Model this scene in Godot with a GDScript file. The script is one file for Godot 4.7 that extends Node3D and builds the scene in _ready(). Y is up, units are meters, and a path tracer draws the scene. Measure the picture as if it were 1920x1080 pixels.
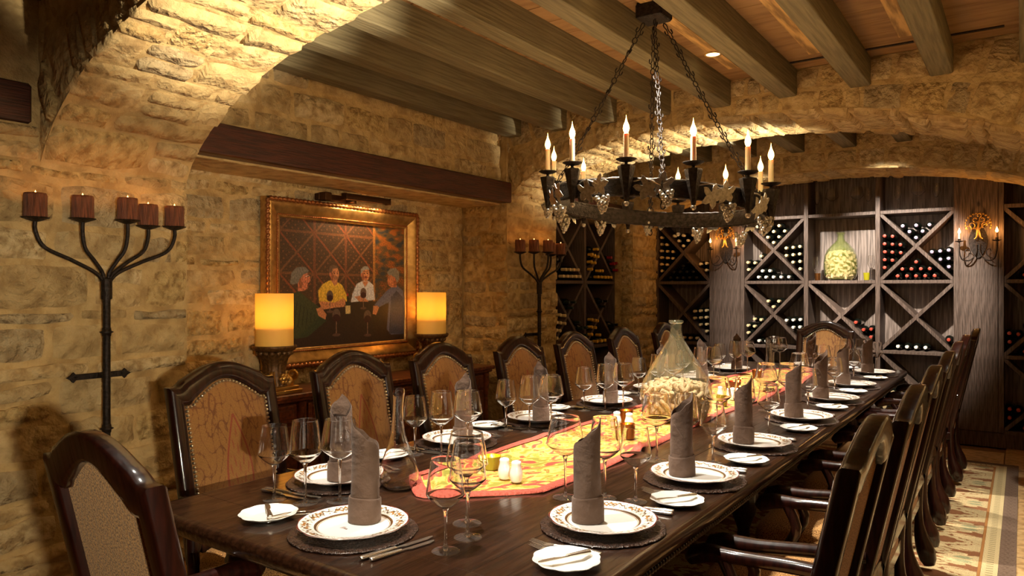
extends Node3D
# A stone wine cellar laid for dinner. World: x to the right, y up, z = -l where l runs from the camera end to the wine wall.

var M := {}
var taken := {}
var rng := RandomNumberGenerator.new()
var warp := FastNoiseLite.new()
var lump := FastNoiseLite.new()
const ORD := ["first", "second", "third", "fourth", "fifth", "sixth", "seventh", "eighth", "ninth", "tenth", "eleventh", "twelfth"]
const CEIL := 2.93
const XL := -3.64
const XR := 0.25

func V(x: float, y: float, l: float) -> Vector3:
	return Vector3(x, y, -l)

# ---------------------------------------------------------------- mesh builder
class MB:
	var v := PackedVector3Array()
	var n := PackedVector3Array()
	var t := PackedVector2Array()
	var ix := PackedInt32Array()
	var X := Transform3D()

	func rows(r: Array, wrap := false) -> void:
		var b := v.size()
		var nr := r.size()
		var nc: int = r[0].size()
		var acc := PackedVector3Array()
		acc.resize(nr * nc)
		for i in nr:
			for j in nc:
				v.append(X * r[i][j])
				t.append(Vector2(float(i) / maxi(nr - 1, 1), float(j) / maxi(nc - (0 if wrap else 1), 1)))
		var m := nc if wrap else nc - 1
		for i in nr - 1:
			for j in m:
				var p0 := i * nc + j
				var p1 := (i + 1) * nc + j
				var p2 := (i + 1) * nc + (j + 1) % nc
				var p3 := i * nc + (j + 1) % nc
				var c := (v[b + p2] - v[b + p0]).cross(v[b + p3] - v[b + p1])
				acc[p0] += c
				acc[p1] += c
				acc[p2] += c
				acc[p3] += c
				ix.append_array([b + p0, b + p2, b + p1, b + p0, b + p3, b + p2])
		for q in acc.size():
			var s: Vector3 = acc[q]
			n.append(s.normalized() if s.length_squared() > 1e-24 else Vector3.UP)

	func patch(nu: int, nv: int, f: Callable, wrap := false) -> void:
		var r := []
		for i in nu + 1:
			var row := PackedVector3Array()
			for j in (nv if wrap else nv + 1):
				row.append(f.call(float(i) / nu, float(j) / nv))
			r.append(row)
		rows(r, wrap)

	func face(ids: Array, out: Vector3) -> void:
		var c := (v[ids[1]] - v[ids[0]]).cross(v[ids[2]] - v[ids[0]])
		for k in range(1, ids.size() - 1):
			if c.dot(out) < 0:
				ix.append_array([ids[0], ids[k], ids[k + 1]])
			else:
				ix.append_array([ids[0], ids[k + 1], ids[k]])

	func vert(p: Vector3, nn: Vector3, uv := Vector2.ZERO) -> int:
		v.append(X * p)
		n.append((X.basis * nn).normalized())
		t.append(uv)
		return v.size() - 1

	func rbox(c: Vector3, s: Vector3, bev := 0.004, B := Basis()) -> void:
		var h := s * 0.5
		bev = minf(bev, minf(h.x, minf(h.y, h.z)) * 0.8)
		var id := {}
		for a in 3:
			for sa in [-1, 1]:
				for sb in [-1, 1]:
					for sc in [-1, 1]:
						var p := Vector3()
						var nn := Vector3()
						p[a] = h[a] * sa
						p[(a + 1) % 3] = (h[(a + 1) % 3] - bev) * sb
						p[(a + 2) % 3] = (h[(a + 2) % 3] - bev) * sc
						nn[a] = sa
						var uv := Vector2(sb, sc) * 0.5 + Vector2(0.5, 0.5)
						var key := [a, 0, 0, 0]
						key[1 + a] = sa
						key[1 + (a + 1) % 3] = sb
						key[1 + (a + 2) % 3] = sc
						id[key] = vert(c + B * p, B * nn, uv)
		for a in 3:
			var b := (a + 1) % 3
			var d := (a + 2) % 3
			for sa in [-1, 1]:
				var q := []
				for w in [[-1, -1], [1, -1], [1, 1], [-1, 1]]:
					var key := [a, 0, 0, 0]
					key[1 + a] = sa
					key[1 + b] = w[0]
					key[1 + d] = w[1]
					q.append(id[key])
				var o := Vector3()
				o[a] = sa
				face(q, X.basis * (B * o))
				for sb in [-1, 1]:
					var e := []
					for w in [[a, -1], [a, 1], [b, 1], [b, -1]]:
						var key := [w[0], 0, 0, 0]
						key[1 + a] = sa
						key[1 + b] = sb
						key[1 + d] = w[1]
						e.append(id[key])
					o = Vector3()
					o[a] = sa
					o[b] = sb
					face(e, X.basis * (B * o))
		for sx in [-1, 1]:
			for sy in [-1, 1]:
				for sz in [-1, 1]:
					face([id[[0, sx, sy, sz]], id[[1, sx, sy, sz]], id[[2, sx, sy, sz]]], X.basis * (B * Vector3(sx, sy, sz)))

	func bar(a: Vector3, b: Vector3, w: float, d: float, bev := 0.003, up := Vector3.UP) -> void:
		var z := (b - a).normalized()
		if absf(z.dot(up)) > 0.99:
			up = Vector3.RIGHT
		var x := up.cross(z).normalized()
		rbox((a + b) * 0.5, Vector3(w, d, a.distance_to(b)), bev, Basis(x, z.cross(x), z))

	func lathe(p: Array, seg := 24, at := Vector3.ZERO, B := Basis(), flute := 0.0, nfl := 0, twist := 0.0) -> void:
		var r := []
		for q in p:
			var row := PackedVector3Array()
			for j in seg:
				var a := TAU * j / seg
				var rr: float = q.x * (1.0 + flute * cos(nfl * a + twist * q.y)) if flute != 0.0 else q.x
				row.append(at + B * Vector3(rr * cos(a), q.y, rr * sin(a)))
			r.append(row)
		rows(r, true)

	func ball(c: Vector3, r: float, seg := 10, ring := 6, sc := Vector3.ONE) -> void:
		var rr := []
		for i in ring + 1:
			var row := PackedVector3Array()
			var th := PI * i / ring
			for j in seg:
				var a := TAU * j / seg
				row.append(c + sc * r * Vector3(sin(th) * cos(a), -cos(th), sin(th) * sin(a)))
			rr.append(row)
		rows(rr, true)

	func tube(p: Array, rad, seg := 8, flat := 1.0, up := Vector3.UP) -> void:
		var r := []
		var np := p.size()
		var nn := Vector3()
		for i in np:
			var T: Vector3 = (p[mini(i + 1, np - 1)] - p[maxi(i - 1, 0)]).normalized()
			if i == 0:
				nn = up - T * up.dot(T)
				if nn.length() < 0.05:
					nn = Vector3.RIGHT - T * T.x
				if nn.length() < 0.05:
					nn = Vector3.BACK - T * T.z
			else:
				nn = nn - T * nn.dot(T)
			nn = nn.normalized()
			var bb := T.cross(nn)
			var ra: float = rad[i] if rad is Array else rad
			var row := PackedVector3Array()
			for j in seg:
				var a := TAU * j / seg
				row.append(p[i] + nn * (cos(a) * ra * flat) - bb * (sin(a) * ra))
			if i == 0:
				var e := PackedVector3Array()
				for j in seg:
					e.append(p[i])
				r.append(e)
				r.append(row)
			r.append(row)
			if i == np - 1:
				r.append(row)
				var e := PackedVector3Array()
				for j in seg:
					e.append(p[i])
				r.append(e)
		rows(r, true)

	func extrude(poly: PackedVector2Array, z0: float, z1: float, bev := 0.0, B := Transform3D()) -> void:
		var keep := X
		X = X * B
		if Geometry2D.is_polygon_clockwise(poly):
			poly = poly.duplicate()
			poly.reverse()
		var k := poly.size()
		var nr := PackedVector2Array()
		for i in k:
			var e0 := (poly[i] - poly[(i + k - 1) % k]).normalized()
			var e1 := (poly[(i + 1) % k] - poly[i]).normalized()
			var m := Vector2(e0.y, -e0.x) + Vector2(e1.y, -e1.x)
			nr.append(m.normalized() if m.length() > 0.01 else Vector2(e1.y, -e1.x))
		var tri := Geometry2D.triangulate_polygon(poly)
		for s in [0, 1]:
			var z: float = [z0, z1][s]
			var d := Vector3(0, 0, -1 if s == 0 else 1)
			var b := v.size()
			for i in k:
				var q := poly[i] - nr[i] * bev
				vert(Vector3(q.x, q.y, z), d, poly[i])
			for i in range(0, tri.size(), 3):
				face([b + tri[i], b + tri[i + 1], b + tri[i + 2]], X.basis * d)
		for i in k:
			var j := (i + 1) % k
			var e := (poly[j] - poly[i]).normalized()
			var fn := Vector2(e.y, -e.x)
			var na := nr[i] if nr[i].dot(fn) > 0.8 else fn
			var nb := nr[j] if nr[j].dot(fn) > 0.8 else fn
			var rz := [[z0, bev], [z0 + bev, 0.0], [z1 - bev, 0.0], [z1, bev]] if bev > 0 else [[z0, 0.0], [z1, 0.0]]
			var prev := []
			for q in rz.size():
				var pa := poly[i] - nr[i] * float(rz[q][1])
				var pb := poly[j] - nr[j] * float(rz[q][1])
				var cur := [vert(Vector3(pa.x, pa.y, rz[q][0]), Vector3(na.x, na.y, 0)), vert(Vector3(pb.x, pb.y, rz[q][0]), Vector3(nb.x, nb.y, 0))]
				if q:
					face([prev[0], prev[1], cur[1], cur[0]], X.basis * Vector3(fn.x, fn.y, 0))
				prev = cur
		X = keep

	func mesh() -> ArrayMesh:
		var a := []
		a.resize(Mesh.ARRAY_MAX)
		a[Mesh.ARRAY_VERTEX] = v
		a[Mesh.ARRAY_NORMAL] = n
		a[Mesh.ARRAY_TEX_UV] = t
		a[Mesh.ARRAY_INDEX] = ix
		var m := ArrayMesh.new()
		m.add_surface_from_arrays(Mesh.PRIMITIVE_TRIANGLES, a)
		return m

# ---------------------------------------------------------------- scene helpers
func numbered(s: String) -> String:
	var k: int = taken.get(s, 0)
	taken[s] = k + 1
	return s if k == 0 else "%s_%03d" % [s, k]

func tag(o: Node, label := "", category := "", group := "", kind := "") -> Node:
	if label: o.set_meta("label", label)
	if category: o.set_meta("category", category)
	if group: o.set_meta("group", group)
	if kind: o.set_meta("kind", kind)
	return o

func thing(called: String, label: String, category: String, xf := Transform3D(), group := "") -> Node3D:
	var o := Node3D.new()
	o.name = numbered(called)
	add_child(o, true)
	o.transform = xf
	tag(o, label, category, group)
	return o

func structure(called: String, label: String) -> Node3D:
	var o := Node3D.new()
	o.name = numbered(called)
	add_child(o, true)
	tag(o, label, "", "", "structure")
	return o

func put(mb: MB, called: String, mat: Material, parent: Node, kind := "") -> MeshInstance3D:
	return put_mesh(mb.mesh(), called, mat, parent, kind)

func put_mesh(m: Mesh, called: String, mat: Material, parent: Node, kind := "") -> MeshInstance3D:
	var o := MeshInstance3D.new()
	o.mesh = m
	o.material_override = mat
	if parent == self:
		o.name = numbered(called)
	else:
		o.name = called
	parent.add_child(o, true)
	if kind: o.set_meta("kind", kind)
	return o

func dup(o: Node3D, called: String, label: String, xf: Transform3D, group := "") -> Node3D:
	var c: Node3D = o.duplicate()
	c.name = numbered(called)
	add_child(c, true)
	c.transform = xf
	c.set_meta("label", label)
	if group: c.set_meta("group", group)
	return c

func turn(deg: float) -> Basis:
	return Basis(Vector3.UP, deg_to_rad(deg))

func omni(parent: Node, called: String, at: Vector3, col: Color, e: float, size := 0.01) -> void:
	var o := OmniLight3D.new()
	o.name = called
	o.light_color = col
	o.light_energy = e
	o.light_size = size
	o.omni_range = 12.0
	o.omni_attenuation = 2.0
	o.shadow_enabled = true
	parent.add_child(o, true)
	o.position = at

func spot(parent: Node, called: String, at: Vector3, to: Vector3, col: Color, e: float, angle: float, blend := 0.6, size := 0.03) -> void:
	var o := SpotLight3D.new()
	o.name = called
	o.light_color = col
	o.light_energy = e
	o.light_size = size
	o.spot_range = 14.0
	o.spot_attenuation = 2.0
	o.spot_angle = angle
	o.spot_angle_attenuation = blend
	o.shadow_enabled = true
	parent.add_child(o, true)
	var d := (to - at).normalized()
	o.transform = Transform3D(Basis.looking_at(d, Vector3.UP if absf(d.y) < 0.98 else Vector3.RIGHT), at)

func bez(p: Array, k := 16) -> Array:
	# smooth curve through the given points
	var c := Curve3D.new()
	for i in p.size():
		var tg: Vector3 = (p[mini(i + 1, p.size() - 1)] - p[maxi(i - 1, 0)]) * 0.18
		c.add_point(p[i], -tg, tg)
	var out := []
	var ln := c.get_baked_length()
	for i in k + 1:
		out.append(c.sample_baked(ln * i / k, true))
	return out

# ---------------------------------------------------------------- materials
func noise(seed_: int, freq: float, oct := 4, type := FastNoiseLite.TYPE_SIMPLEX_SMOOTH, frac := FastNoiseLite.FRACTAL_FBM) -> FastNoiseLite:
	var f := FastNoiseLite.new()
	f.seed = seed_
	f.frequency = freq
	f.noise_type = type
	f.fractal_type = frac
	f.fractal_octaves = oct
	return f

func ntex(f: FastNoiseLite, cols: Array, offs: Array, size := 512) -> NoiseTexture2D:
	var g := Gradient.new()
	g.offsets = PackedFloat32Array(offs)
	g.colors = PackedColorArray(cols)
	var t := NoiseTexture2D.new()
	t.width = size
	t.height = size
	t.seamless = true
	t.noise = f
	t.color_ramp = g
	return t

func grey(f: FastNoiseLite, a := 0.0, b := 1.0, size := 512) -> NoiseTexture2D:
	return ntex(f, [Color(a, a, a), Color(b, b, b)], [0.15, 0.85], size)

func rgb(r: int, g: int, b: int) -> Color:
	return Color(r / 255.0, g / 255.0, b / 255.0)

func mat(c: Color, rough := 0.6, metal := 0.0) -> StandardMaterial3D:
	var m := StandardMaterial3D.new()
	m.albedo_color = c
	m.roughness = rough
	m.metallic = metal
	return m

func tri(m: StandardMaterial3D, scale: Vector3, tex: Texture2D, bump: Texture2D = null, cm := 0.0, world := false) -> StandardMaterial3D:
	if tex:
		m.albedo_texture = tex
	m.uv1_triplanar = true
	m.uv1_world_triplanar = world
	m.uv1_scale = scale
	m.uv1_triplanar_sharpness = 4.0
	if bump:
		m.heightmap_enabled = true
		m.heightmap_texture = bump
		m.heightmap_scale = cm
	return m

func coat(m: StandardMaterial3D, amount: float, rough: float) -> StandardMaterial3D:
	m.clearcoat_enabled = true
	m.clearcoat = amount
	m.clearcoat_roughness = rough
	return m

func glow(c: Color, e: float, base := Color.BLACK) -> StandardMaterial3D:
	var m := mat(base, 0.6)
	m.emission_enabled = true
	m.emission = c
	m.emission_energy_multiplier = e
	return m

func pane(c: Color, alpha: float) -> StandardMaterial3D:
	var m := mat(Color(c, alpha), 0.03)
	m.transparency = BaseMaterial3D.TRANSPARENCY_ALPHA
	m.cull_mode = BaseMaterial3D.CULL_DISABLED
	return m

func image_tex(w: int, h: int, f: Callable) -> ImageTexture:
	var im := Image.create(w, h, false, Image.FORMAT_RGB8)
	for y in h:
		for x in w:
			im.set_pixel(x, y, f.call((x + 0.5) / w, (y + 0.5) / h))
	return ImageTexture.create_from_image(im)

func materials() -> void:
	warp = noise(5, 1.6, 2)
	lump = noise(9, 9.0, 3)
	var sb := grey(noise(21, 0.008, 5), 0.0, 1.0, 1024)
	var rough_bump := grey(noise(24, 0.005, 5, FastNoiseLite.TYPE_SIMPLEX_SMOOTH, FastNoiseLite.FRACTAL_RIDGED), 0.0, 1.0, 1024)
	var sc := noise(22, 0.004, 6)
	var white := [Color(0.84, 0.81, 0.77), Color(0.95, 0.94, 0.92), Color(1, 1, 1)]
	var st := ntex(sc, white, [0.2, 0.5, 0.8], 1024)
	var st2 := ntex(noise(23, 0.006, 6), [Color(0.76, 0.71, 0.65), Color(0.92, 0.9, 0.87), Color(1, 1, 1)], [0.15, 0.45, 0.75], 1024)
	var tints := [rgb(212, 184, 132), rgb(206, 178, 126), rgb(200, 174, 126), rgb(218, 194, 146), rgb(196, 168, 118), rgb(190, 168, 128), rgb(210, 180, 122)]
	M.stone = []
	for k in tints.size():
		M.stone.append(tri(mat(tints[k], 0.95), Vector3.ONE * (1.3 + 0.2 * k), st if k % 3 else st2, rough_bump if k % 3 == 1 else sb, 1.3 if k % 3 == 1 else 1.6, true))
	M.mortar = tri(mat(rgb(206, 176, 122), 0.97), Vector3.ONE * 1.6, st, sb, 1.0, true)
	var grain := noise(31, 0.01, 5)
	var wood_t := ntex(grain, [Color(0.68, 0.66, 0.64), Color(0.88, 0.87, 0.86), Color(1, 1, 1)], [0.25, 0.5, 0.75], 512)
	var fine := grey(noise(32, 0.02, 4))
	var soft_wood := ntex(noise(34, 0.008, 5), [Color(0.84, 0.83, 0.81), Color(0.93, 0.93, 0.92), Color(1, 1, 1)], [0.25, 0.5, 0.75], 512)
	var grain_bump := grey(grain)
	M.beam = tri(mat(rgb(126, 114, 84), 0.75), Vector3(11, 11, 0.5), soft_wood, grain_bump, 0.12, true)
	M.board = tri(mat(rgb(166, 128, 84), 0.7), Vector3(0.5, 2.2, 2.2), st, fine, 0.08, true)
	M.batten = tri(mat(rgb(222, 178, 112), 0.7), Vector3(4, 4, 0.4), wood_t)
	M.lintel = coat(tri(mat(rgb(84, 36, 20), 0.5), Vector3(14, 14, 0.7), wood_t, fine, 0.15, true), 0.3, 0.25)
	M.table = coat(tri(mat(rgb(46, 25, 13), 0.34), Vector3(9, 9, 0.7), wood_t, grey(noise(35, 0.008, 3)), 0.12), 0.7, 0.12)
	M.table.metallic_specular = 0.3
	M.chair = coat(tri(mat(rgb(42, 14, 7), 0.4), Vector3(9, 1.5, 9), wood_t, grey(noise(36, 0.006, 2)), 0.05), 0.8, 0.1)
	M.chair.metallic_specular = 0.3
	M.sideboard = coat(tri(mat(rgb(124, 62, 28), 0.42), Vector3(5, 5, 0.6), wood_t), 0.5, 0.18)
	M.rack = tri(mat(rgb(104, 86, 76), 0.5), Vector3(16, 0.9, 16), wood_t, fine, 0.15)
	M.rack_panel = tri(mat(rgb(140, 122, 112), 0.55), Vector3(9, 0.5, 9), wood_t, fine, 0.05)
	M.iron = tri(mat(rgb(52, 42, 36), 0.5, 0.55), Vector3.ONE * 8, wood_t, fine, 0.15)
	M.ring_iron = tri(mat(rgb(60, 51, 43), 0.5, 0.7), Vector3.ONE * 7, wood_t, fine, 0.12)
	M.silver = tri(mat(rgb(206, 198, 184), 0.34, 0.9), Vector3.ONE * 12, soft_wood)
	M.wax = mat(rgb(236, 218, 176), 0.5)
	M.wax.subsurf_scatter_enabled = true
	M.wax.subsurf_scatter_strength = 0.3
	M.bulb = glow(Color(1.0, 0.78, 0.42), 14.0, Color(1, 0.9, 0.7))
	M.flame = glow(Color(1.0, 0.76, 0.42), 9.0, Color(1, 0.9, 0.7))
	M.brown_wax = tri(mat(rgb(150, 84, 52), 0.5), Vector3(26, 1.5, 26), wood_t, fine, 0.4)
	M.steel = mat(rgb(226, 220, 210), 0.27, 1.0)
	M.porcelain = coat(mat(rgb(238, 234, 226), 0.3), 0.8, 0.05)
	M.napkin = tri(mat(rgb(98, 76, 62), 0.92), Vector3.ONE * 3, st, grey(noise(41, 0.02, 4)), 0.18)
	M.napkin.rim_enabled = true
	M.napkin.rim = 0.4
	M.charger = coat(tri(mat(rgb(70, 44, 30), 0.4), Vector3.ONE * 9, wood_t, grey(noise(42, 0.03, 2, FastNoiseLite.TYPE_CELLULAR, FastNoiseLite.FRACTAL_NONE)), 1.1), 0.4, 0.25)
	M.glass = pane(Color(1, 1, 1), 0.03)
	M.crystal = mat(Color(1, 1, 1, 0.0), 0.0)
	M.crystal.transparency = BaseMaterial3D.TRANSPARENCY_ALPHA
	M.crystal.refraction_enabled = true
	M.crystal.refraction_scale = 0.05
	M.jar = pane(rgb(206, 212, 170), 0.03)
	M.green_jar = pane(rgb(120, 130, 60), 0.2)
	M.cork = tri(mat(rgb(236, 206, 158), 0.9), Vector3.ONE * 18, st, fine, 0.2)
	M.ceramic = coat(mat(rgb(244, 242, 238), 0.3), 0.7, 0.08)
	M.votive_green = coat(mat(rgb(150, 140, 30), 0.2), 0.8, 0.06)
	M.votive_bronze = mat(rgb(130, 84, 44), 0.3, 0.9)
	M.votive_red = coat(mat(rgb(120, 22, 14), 0.2), 0.8, 0.06)
	M.bottle = coat(mat(rgb(16, 18, 14), 0.15), 0.8, 0.06)
	M.cap = {"cream": mat(rgb(226, 204, 156), 0.45), "white": mat(rgb(236, 232, 222), 0.4), "red": mat(rgb(168, 62, 44), 0.4), "violet": mat(rgb(150, 140, 168), 0.4), "yellow": mat(rgb(222, 176, 56), 0.4), "crimson": mat(rgb(150, 24, 30), 0.4), "dark green": mat(rgb(36, 48, 38), 0.3), "black": mat(rgb(24, 24, 26), 0.3)}
	var gilt := grey(noise(51, 0.01, 4))
	M.gilt = tri(mat(rgb(204, 162, 100), 0.34, 0.8), Vector3.ONE * 3, soft_wood, gilt, 0.04)
	M.rope = mat(rgb(164, 108, 66), 0.3, 0.8)
	M.capital = tri(mat(rgb(120, 84, 44), 0.45, 0.4), Vector3.ONE * 8, wood_t, gilt, 0.12)
	M.bright_gilt = mat(rgb(206, 160, 84), 0.32, 0.85)
	M.tile = []
	for k in 3:
		M.tile.append(tri(mat([rgb(204, 166, 112), rgb(190, 150, 98), rgb(212, 178, 126)][k], 0.5), Vector3.ONE * 3, st, sb, 0.3, true))
	M.grout = tri(mat(rgb(140, 108, 68), 0.9), Vector3.ONE * 3, st, null, 0, true)
	M.bronze = mat(rgb(84, 58, 38), 0.4, 0.8)
	M.nail = mat(rgb(214, 200, 176), 0.28, 1.0)
	M.back_cloth = tri(mat(rgb(196, 146, 84), 0.95), Vector3.ONE * 5, ntex(noise(61, 0.06, 4), [Color(0.5, 0.42, 0.34), Color(0.9, 0.88, 0.85), Color(1, 1, 1)], [0.3, 0.52, 0.8]), fine, 0.1)
	M.back_cloth.rim_enabled = true
	M.back_cloth.rim = 0.5
	M.front_cloth = mat(Color.WHITE, 0.9)
	M.front_cloth.albedo_texture = chair_cloth()
	M.front_cloth.rim_enabled = true
	M.front_cloth.rim = 0.4
	M.runner = mat(Color.WHITE, 0.85)
	M.runner.albedo_texture = runner_cloth()
	M.runner_edge = tri(mat(rgb(184, 84, 66), 0.9), Vector3.ONE * 14, st, fine, 0.3)
	M.rug_field = mat(Color.WHITE, 0.98)
	M.rug_field.albedo_texture = rug_cloth()
	M.rug_cream = mat(Color.WHITE, 0.98)
	M.rug_cream.albedo_texture = rug_band()
	M.rug_grey = tri(mat(rgb(122, 98, 80), 0.98), Vector3.ONE * 12, st, fine, 0.3)
	M.rug_ochre = mat(rgb(150, 100, 48), 0.98)
	M.lantern = glow(Color(1.0, 0.78, 0.25), 0.04, rgb(230, 214, 140))
	M.lantern.roughness = 0.6
	M.lantern.backlight_enabled = true
	M.lantern.backlight = Color(1.0, 0.86, 0.5)
	M.plate = coat(mat(Color.WHITE, 0.28), 0.8, 0.05)
	M.plate.albedo_texture = plate_print()

func chair_cloth() -> Texture2D:
	# figured chenille: pointed almond medallion, mirrored scrolls
	var nz := noise(71, 6.0, 3)
	var base := rgb(164, 116, 60)
	var dark := rgb(86, 42, 20)
	var wine := rgb(142, 58, 40)
	return image_tex(320, 400, func(v: float, u: float) -> Color:
		var x := absf(v - 0.5) * 2.0
		var y := 1.0 - u
		var nn := nz.get_noise_2d(v * 40, u * 50)
		var c := base.lerp(rgb(138, 94, 46), clampf(0.4 + nn * 1.2, 0, 1))
		var al := (y - 0.4) / 0.36
		var d := 9.0
		if absf(al) < 1.0:
			d = x - 0.3 * (1.0 - al * al) * (1.0 - 0.3 * al)
			if absf(d) < 0.022: c = c.lerp(wine, 0.75)
			elif d < -0.06 and absf(sin(26 * y + 3 * sin(20 * x)) * cos(30 * x)) > 0.72: c = c.lerp(wine, 0.45)
		if d > 0.06:
			var w := sin(19 * x + 2.6 * sin(14 * y + 1.0)) + sin(23 * y + 2.4 * sin(13 * x))
			var w2 := sin(47 * x + 3.0 * sin(34 * y)) + sin(52 * y + 2.0 * sin(40 * x))
			if absf(w) < 0.11: c = c.lerp(dark, 0.5)
			elif absf(w2) < 0.2 and absf(w) < 0.7: c = c.lerp(dark, 0.35)
		return c.darkened(maxf(0.0, nz.get_noise_2d(v * 160, u * 200) * 0.35)))

func runner_cloth() -> Texture2D:
	var nz := noise(72, 1.0, 2)
	return image_tex(256, 512, func(u: float, v: float) -> Color:
		var x := u * 3.0
		var y := v * 6.0
		var wx := x + 0.35 * nz.get_noise_2d(x * 1.4, y * 1.4)
		var wy := y + 0.35 * nz.get_noise_2d(x * 1.4 + 9, y * 1.4)
		var f := sin(wx * 7 + 2.2 * sin(wy * 5)) + sin(wy * 8 + 2.4 * sin(wx * 6))
		var g := sin(wx * 17 + 2 * sin(wy * 13)) + sin(wy * 16 + 2 * sin(wx * 15))
		var c := rgb(178, 134, 42)
		if absf(g) < 0.35: c = rgb(200, 160, 76)
		if f > 1.1: c = rgb(172, 62, 44)
		elif absf(f) < 0.3: c = rgb(206, 168, 88)
		elif f < -1.2: c = rgb(128, 122, 34)
		elif absf(f - 0.75) < 0.14: c = rgb(134, 66, 30)
		return c)

func rug_cloth() -> Texture2D:
	# one repeat, about 0.62 m, mirrored leafy scrolls in cream on brown with sage hearts
	var nz := noise(73, 1.0, 3)
	return image_tex(320, 320, func(u: float, v: float) -> Color:
		var y := absf(v - 0.5) * 2.0
		var x := u + 0.035 * nz.get_noise_2d(u * 9, y * 9)
		y += 0.04 * nz.get_noise_2d(u * 11 + 7, y * 11)
		var brown := rgb(138, 86, 46)
		var cream := rgb(200, 174, 124)
		var f := sin(6.5 * x + 2.6 * sin(5.2 * y + 0.6)) + sin(7.4 * y + 2.4 * sin(6.0 * x + 0.4))
		var d1 := Vector2(x - 0.42, (y - 0.4) * 0.8).length()
		var a := atan2(y - 0.4, x - 0.42)
		var on := f > 0.05
		if absf(f - 0.75) < 0.1: on = false
		if absf(d1 - 0.29 - 0.03 * sin(a * 9.0)) < 0.035: on = true
		elif absf(d1 - 0.22) < 0.03: on = false
		elif d1 < 0.16 + 0.05 * cos(6 * a): on = true
		if Vector2(x - 0.9, y - 0.9).length() < 0.2 + 0.07 * cos(7 * atan2(y - 0.9, x - 0.9)): on = true
		var c := cream if on else brown
		if d1 < 0.06 + 0.02 * cos(6 * a) or Vector2(x - 0.9, y - 0.9).length() < 0.07: c = rgb(150, 146, 104)
		return c.darkened(clampf(0.1 + nz.get_noise_2d(u * 300, v * 300) * 0.5, 0, 0.4)))

func rug_band() -> Texture2D:
	var nz := noise(74, 1.0, 2)
	return image_tex(64, 64, func(u: float, v: float) -> Color:
		var c := rgb(206, 182, 132)
		if u > 0.3 and u < 0.72 and fposmod(v + 0.18 * (u - 0.5), 0.5) < 0.14: c = rgb(134, 122, 80)
		return c.darkened(clampf(0.08 + nz.get_noise_2d(u * 120, v * 120) * 0.4, 0, 0.35)))

func plate_print() -> Texture2D:
	var brown := rgb(96, 66, 36)
	var red := rgb(96, 34, 26)
	var gold := rgb(150, 104, 52)
	# the little brown script mark by the middle of the plate, drawn as strokes: two slanted bars, then three small letters
	var strokes := [[Vector2(-0.052, -0.028), Vector2(-0.062, 0.018)], [Vector2(-0.03, -0.034), Vector2(-0.04, 0.02)], [Vector2(-0.056, -0.026), Vector2(-0.018, -0.034)],
		[Vector2(-0.02, -0.006), Vector2(-0.024, 0.018)], [Vector2(-0.022, 0.0), Vector2(-0.01, -0.006)], [Vector2(-0.004, 0.006), Vector2(0.01, 0.004)], [Vector2(0.01, 0.004), Vector2(0.004, -0.006)], [Vector2(0.004, -0.006), Vector2(-0.006, 0.002)], [Vector2(-0.006, 0.002), Vector2(0.0, 0.018)], [Vector2(0.0, 0.018), Vector2(0.012, 0.014)],
		[Vector2(0.022, 0.006), Vector2(0.036, 0.004)], [Vector2(0.036, 0.004), Vector2(0.03, -0.006)], [Vector2(0.03, -0.006), Vector2(0.02, 0.002)], [Vector2(0.02, 0.002), Vector2(0.026, 0.018)], [Vector2(0.026, 0.018), Vector2(0.04, 0.014)]]
	return image_tex(384, 384, func(u: float, v: float) -> Color:
		var p := Vector2(u - 0.5, v - 0.5) * 2.0
		var r := p.length()
		var a := p.angle()
		var c := rgb(240, 236, 228)
		if r > 0.655 and r < 0.7: c = brown
		elif r > 0.635 and r < 0.645: c = gold
		elif r > 0.972: c = red
		elif r > 0.74 and r < 0.95:
			var q := (r - 0.845) / 0.09
			var s := sin(a * 18) * 0.5 + 0.3 * sin(a * 45 + 2)
			if absf(q - s) < 0.2: c = brown
			elif absf(q + s * 0.8) < 0.3 and sin(a * 9) > -0.2: c = gold
			elif absf(q - 0.9 * sin(a * 36)) < 0.14: c = gold.lerp(rgb(90, 96, 50), 0.6)
			elif sin(a * 54) * sin(r * 90) > 0.72: c = rgb(186, 158, 112)
		elif r < 0.4:
			var w := (p - Vector2(-0.04, 0.17)) / 1.6
			for s in strokes:
				var n := Geometry2D.get_closest_point_to_segment(w, s[0], s[1])
				if n.distance_to(w) < 0.0042: c = red
		return c)

func _ready() -> void:
	rng.seed = 20240
	# camera
	var cam := Camera3D.new()
	cam.name = "camera"
	cam.fov = 43.49
	cam.near = 0.05
	cam.far = 60.0
	add_child(cam, true)
	cam.position = Vector3(0, 1.45, 0)
	cam.rotation.y = 0.61573
	cam.current = true
	# no daylight reaches the cellar; the sky is dark and the lamps do the lighting
	var env := Environment.new()
	env.background_mode = Environment.BG_COLOR
	env.background_color = Color(0.004, 0.003, 0.002)
	env.tonemap_mode = Environment.TONE_MAPPER_LINEAR
	env.tonemap_exposure = 1.0
	env.sdfgi_enabled = true
	env.ssao_enabled = true
	env.ssil_enabled = true
	var we := WorldEnvironment.new()
	we.name = "environment"
	we.environment = env
	add_child(we, true)
	materials()
	build_lights()
	build_setting()
	build_table()
	build_chairs()
	build_racks()
	build_sideboard()
	build_painting()
	candle_stand(1.67, "five-armed iron candle stand bracketed to the near stone pier", "near")
	candle_stand(5.39, "five-armed iron candle stand bracketed to the far narrow pier", "far")
	build_chandelier()
	build_sconces()
	build_settings()
	build_table_things()

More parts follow.
